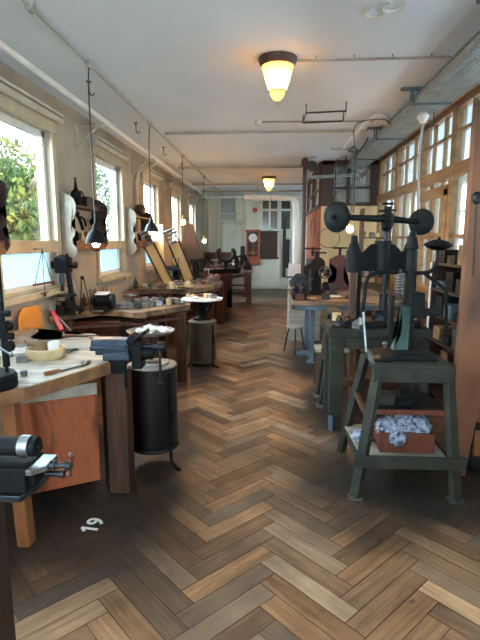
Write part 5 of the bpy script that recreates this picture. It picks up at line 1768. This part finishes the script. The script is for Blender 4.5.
# small clutter on the table
for i, (x, y, k, m, lb) in enumerate([(.54, 3.92, 'lump', 'iron', 'black heap'), (.60, 4.28, 'tin', 'box_wood', 'pale tin'), (.72, 3.9, 'block', 'steel_dark', 'grey block'), (1.02, 3.92, 'lump', 'iron', 'black tangled heap'), (1.2, 4.05, 'bottle', 'chair', 'orange bottle')]):
    item(k, (x, y, .851), i*.5, lb+' on the table of the two-ball press', m, None, 1.1)
w = MB()
for k in range(4):
    a = rnd.uniform(0, 6)
    w.tube([(math.cos(a)*.06, math.sin(a)*.05, .01), (.05*math.cos(a+1), .05*math.sin(a+1), .05+.01*k), (.07*math.cos(a+2), .06*math.sin(a+2), .02), (.06*math.cos(a+3), .05*math.sin(a+3), .04)], .006, 6)
single('wire_tangle', w, 'black', 'tangle of black wire at the left front corner of the press table', 'wire', (.63, 4.05, .851))

# --- front stand of dark olive timber
YS = 2.86
sd = thing('machine_stand', 'dark olive splayed timber stand with shelves in the right foreground', 'stand', (.85, 3.1, 0))
zS = .81
tl, trr = .655, 1.085
MB().prism([(tl-.03, YS), (trr+.03, YS), (trr+.01, 3.32), (tl+.01, 3.32)], zS-.03, zS).done('tabletop', 'stand_green', sd, .004, world=True)
MB().box(((tl+trr)/2, YS-.004, zS-.055), (trr-tl+.05, .035, .09)).done('apron', 'stand_green', sd, .004, world=True)
MB().box(((tl+trr)/2, 3.32, zS-.055), (trr-tl, .035, .07)).done('apron', 'stand_green', sd, .004, world=True)
legs_ = {'fl': ((.535, 2.76, 0), (.665, 2.875, .78)), 'fr': ((1.135, 2.76, 0), (1.08, 2.875, .78)), 'bl': ((.545, 3.42, 0), (.67, 3.29, .78)), 'br': ((1.14, 3.42, 0), (1.07, 3.29, .78))}
for k, (a, b) in legs_.items():
    MB().beam(a, b, .06, .045).done('leg', 'stand_green', sd, .004, world=True)
for k, (a, b) in legs_.items():
    if k[0] == 'f':
        MB().box((a[0], a[1]-.005, .006), (.085, .07, .012)).cyl((a[0]-.02, a[1]-.03, .012), (a[0]-.02, a[1]-.03, .02), .01).done('foot_plate', 'steel', sd, world=True)


def on(k, z):
    a, b = Vector(legs_[k][0]), Vector(legs_[k][1])
    return a.lerp(b, z/b.z)


f1, f2 = on('fl', .235), on('fr', .235)
MB().box(((f1.x+f2.x)/2+.005, f1.y-.03, .235), (f2.x-f1.x+.12, .03, .075)).done('front_rail', 'stand_green', sd, .004, world=True)
for k in ('l', 'r'):
    p0_, p1_ = on('f'+k, .19), on('b'+k, .19)
    MB().beam(p0_, p1_, .03, .05).done('side_rail', 'stand_green', sd, .003, world=True)
    p0_, p1_ = on('f'+k, .48), on('b'+k, .48)
    MB().beam(p0_, p1_, .03, .04).done('side_rail', 'brown_wood', sd, .003, world=True)
MB().prism([(.585, 2.82), (1.11, 2.82), (1.11, 3.4), (.555, 3.4)], .205, .222).done('lower_shelf', 'gray_board', sd, .003, world=True)
MB().prism([(.66, 2.90), (1.08, 2.90), (1.06, 3.3), (.68, 3.3)], .50, .52).done('upper_shelf', 'steel_dark', sd, .003, world=True)
MB().box(((.66+1.08)/2, 2.895, .505), (.42, .02, .03)).done('shelf_edge', 'red_wood', sd, .002, world=True)

# crate of rags
cx_, cy_ = .88, 3.04
cb = thing('rag_crate', 'red-brown wooden crate on the lower shelf of the olive stand', 'crate', (cx_, cy_, .2225))
for (c_, d_) in (((0, -.105, .065), (.34, .012, .13)), ((0, .105, .065), (.34, .012, .13)), ((-.164, 0, .065), (.012, .2, .13)), ((.164, 0, .065), (.012, .2, .13)), ((0, 0, .006), (.33, .2, .012))):
    MB().box(c_, d_).done('board', 'red_wood', cb, .002)


def rag(loc, rx, ry, rz_, seed, label, grp):
    rr = random.Random(seed)
    b = bmesh.new()
    bmesh.ops.create_icosphere(b, subdivisions=4, radius=1)
    ph = [rr.uniform(0, 6) for _ in range(8)]
    for v in b.verts:
        p_ = v.co.copy()
        n1 = abs(math.sin(p_.x*7+ph[0]+2.5*math.sin(p_.y*4+ph[1])))+abs(math.sin(p_.y*8+ph[2]+2.5*math.sin(p_.z*5+ph[3])))
        n2 = abs(math.sin(p_.z*11+ph[4]+p_.x*9))*abs(math.sin(p_.y*10+ph[5]))
        f_ = .60+.22*n1+.28*n2
        v.co = Vector((p_.x*rx*f_, p_.y*ry*f_, p_.z*rz_*f_))
    me_ = bpy.data.meshes.new('rag')
    b.to_mesh(me_)
    b.free()
    me_.materials.append(M['cloth'])
    me_.shade_smooth()
    o_ = bpy.data.objects.new('rag', me_)
    COL.objects.link(o_)
    o_.location = loc
    return tag(o_, label, 'rag', grp)


rag((cx_-.09, cy_-.02, .2225+.14), .085, .08, .06, 1, 'blue-white crumpled rag at the left in the crate', 'rags in the crate')
rag((cx_+.015, cy_+.0, .2225+.15), .08, .085, .07, 2, 'blue-white crumpled rag in the middle of the crate', 'rags in the crate')
rag((cx_+.10, cy_-.01, .2225+.145), .07, .08, .065, 3, 'blue-white crumpled rag at the right in the crate', 'rags in the crate')
rag((cx_-.06, cy_-.118, .2225+.10), .05, .022, .05, 5, 'blue-white rag hanging over the front of the crate', 'rags in the crate')
rag((.625, 3.1, .2225+.035), .06, .07, .032, 4, 'small rag lying left of the crate on the lower shelf', None)
ir = thing('clamp_block', 'dark iron clamp block on the upper shelf of the stand', 'clamp', (.86, 3.0, .5205))
MB().box((0, 0, .02), (.09, .08, .04)).box((0, .01, .06), (.05, .05, .05)).cyl((-.08, 0, .03), (.08, 0, .03), .012).done('body', 'iron', ir, .004)
ir.location.z = .5205
single('open_box', MB().box((0, 0, .035), (.13, .1, .07)).box((0, -.052, .035), (.10, .005, .045)), 'stand_green', 'small olive box on the upper shelf, left of the iron clamp', 'box', (.735, 3.02, .5205), bevel=.003)

# --- front fly press
hp = thing('hand_press', 'dark green upright press with bent handle and lens weight on the olive stand', 'press', (.87, 3.1, .811))
yq = 3.1
def gp(px_, py_, Y=yq):
    return at(px_, py_, Y=Y)
cxp = gp(410, 300).x
MB().box((cxp-.02, yq, .825), (.34, .26, .03)).box((cxp, yq+.02, .85), (.16, .18, .03)).done('base', 'iron_green', hp, .006, world=True)
zt_ = gp(410, 236).z
w = MB()
w.box((cxp, yq+.05, (.86+1.16)/2), (.075, .09, 1.16-.86))
w.cyl((cxp-.005, yq, 1.14), (cxp-.005, yq, zt_-.08), .026).cyl((cxp-.005, yq, zt_-.08), (cxp-.005, yq, zt_), .04, .026).sph((cxp-.005, yq, zt_+.01), .022)
w.done('column', 'iron_green', hp, .006, world=True)
MB().prism([(cxp-.10, .86), (cxp-.01, .86), (cxp-.005, 1.14), (cxp-.055, 1.15), (cxp-.05, 1.04), (cxp-.055, .96)], yq-.05, yq+.03, lambda u, v, w_: (u, w_, v)).done('web', 'teal_iron', hp, .004, world=True)
MB().box((gp(416, 305).x, yq+.02, gp(416, 305).z), (.09, .12, .16)).box((gp(430, 312).x, yq, gp(430, 312).z), (.12, .09, .04)).box((gp(391, 318).x, yq+.01, gp(391, 316).z), (.03, .06, .27)).done('body', 'iron_green', hp, .008, world=True)
# spring
sx0 = gp(399, 285)
w = MB()
pts = []
for k in range(60):
    a = k*.75
    pts.append((sx0.x+.022*math.cos(a), yq-.02+.022*math.sin(a), sx0.z-.055+k*.0022))
w.tube(pts, .005, 6, False).done('spring', 'steel', hp, world=True)
MB().cyl((sx0.x, yq-.02, sx0.z-.09), (sx0.x, yq-.02, sx0.z+.1), .010).done('plunger', 'steel_dark', hp, world=True)
hpts = [gp(361, 322), gp(364, 300), gp(366, 283), gp(371, 275), gp(380, 272.5), gp(400, 272.5), gp(420, 273), gp(431, 271), gp(437, 262), gp(438, 250)]
MB().tube(hpts, .0125, 10).done('handle', 'iron', hp, world=True)
MB().cyl(hpts[0]+Vector((0, 0, -.015)), hpts[0]+Vector((0, 0, .03)), .02).done('grip', 'steel', hp, world=True)
cw = gp(438.5, 245)
MB().lathe([(.01, -.035), (.04, -.03), (.075, -.012), (.088, 0), (.075, .012), (.04, .028), (.012, .036), (.006, .05)], cw, (0.02, -.05, 1), 32).done('lens_weight', 'iron', hp, world=True)
a_, b_ = gp(425, 274), gp(446, 290)
MB().beam(a_, b_, .02, .02).beam(b_, b_+Vector((.02, 0, -.28)), .02, .015).done('brace', 'iron', hp, world=True)
pc = gp(371, 352)
single('steel_square', MB().beam(gp(363, 312, 2.95), gp(366, 352, 2.9), .012, .006).prism([(0, 0), (.05, -.06), (.06, -.13), (.02, -.08)], 0, .004, lambda u, v, w_: (gp(366, 350, 2.9).x+u, 2.9+w_, gp(366, 350, 2.9).z+v+.02)), 'steel', 'thin steel square leaning at the left corner of the olive stand', 'square')
single('round_plate', MB().lathe([(.07, 0), (.075, .01), (.05, .02), (.0, .02)], seg=26), 'steel_dark', 'round grey plate on top of the olive stand at the left', 'plate', (.72, 3.0, .811))
single('ring_bolt', MB().cyl((0, 0, 0), (0, 0, .05), .009).sph((0, 0, .055), .018), 'steel', 'short bright bolt with round head on the olive stand', 'bolt', (.78, 3.22, .811))

# --- shelf rack against partition
sr = thing('shelf_rack', 'black rack with sloping shelves of boxes between press and brown board', 'rack', (1.7, 4.15, 0))
for y in (3.72, 4.72):
    MB().box((1.70, y, .68), (.30, .025, 1.36)).done('side_panel', 'dark_wood', sr, .003, world=True)
MB().box((1.545, 4.72, .68), (.012, .03, 1.34)).done('front_edge', 'paper', sr, .002, world=True)
for k, z in enumerate((.12, .38, .62, .86, 1.1, 1.34)):
    MB().box((1.70, 4.22, z), (.30, .98, .022)).done('shelf_board', 'dark_wood', sr, .003, world=True)
MB().box((1.845, 4.22, .7), (.01, .98, 1.3)).done('back_panel', 'dark_wood', sr, 0, world=True)
for k, z in enumerate((.391, .631, .871, 1.111, 1.351)):
    for j in range(4):
        m = ['blue_gray', 'stand_green', 'steel_dark', 'iron', 'leather'][(k*3+j*2) % 5]
        lab = {'blue_gray': 'blue-grey', 'stand_green': 'olive', 'steel_dark': 'dark grey', 'iron': 'black', 'leather': 'brown'}[m]
        hgt = .07+.05*((k+j) % 3)
        w = MB().box((0, 0, hgt/2), (.20, .17, hgt)).box((-.095, 0, hgt*.6), (.02, .06, .02))
        single('parts_box', w, m, lab+' box, '+ords[j]+' from the near end on the '+['second', 'third', 'fourth', 'fifth', 'top'][k]+' board of the black rack', 'box', (1.68, 3.86+.24*j, z), 0, 'boxes in the black rack', bevel=.004)

# --- tall brown board and drawers behind it
tbp = [(1.285, 0), (1.225, .40), (1.205, .55), (1.215, 2.34), (1.50, 2.34), (1.43, .9), (1.375, .5), (1.335, .2), (1.32, 0)]
bo = thing('upright_board', 'tall worn red-brown board standing upright at the right edge', 'board', (1.33, 3.1, 0))
MB().prism(tbp, 3.08, 3.13, lambda u, v, w_: (u, w_, v)).done('panel', 'post_wood', bo, .006, world=True)
MB().prism([(1.215, 2.34), (1.50, 2.34), (1.50, 2.37), (1.215, 2.37)], 3.07, 3.14, lambda u, v, w_: (u, w_, v)).done('cap', 'brown_wood', bo, .003, world=True)
q1, q2_ = at(477, 198, Y=3.05), at(473, 276, Y=3.05)
hr = thing('hanging_hook_rod', 'black iron rod with round boss hanging on the tall board', 'hook', tuple(q1))
MB().cyl(q1, q2_, .006).done('rod', 'black', hr, world=True)
MB().sph(q1, .03, (1, .6, 1.3)).cyl(q1, q1+Vector((0, .03, 0)), .012).done('boss', 'black', hr, world=True)
dc = thing('drawer_chest', 'orange wooden drawer chest with black fittings behind the tall board', 'chest', (1.68, 3.35, 0))
MB().box((1.57, 3.38, .5), (.38, .42, 1.0)).done('body', 'black', dc, .006, world=True)
for k in range(4):
    d_ = MB().box((1.57, 3.16, .20+.24*k), (.36, .02, .18)).done('drawer', 'orange_wood', dc, .006, world=True)
    MB().box((1.57, 3.145, .20+.24*k), (.1, .02, .02)).done('handle', 'iron', d_, world=True)
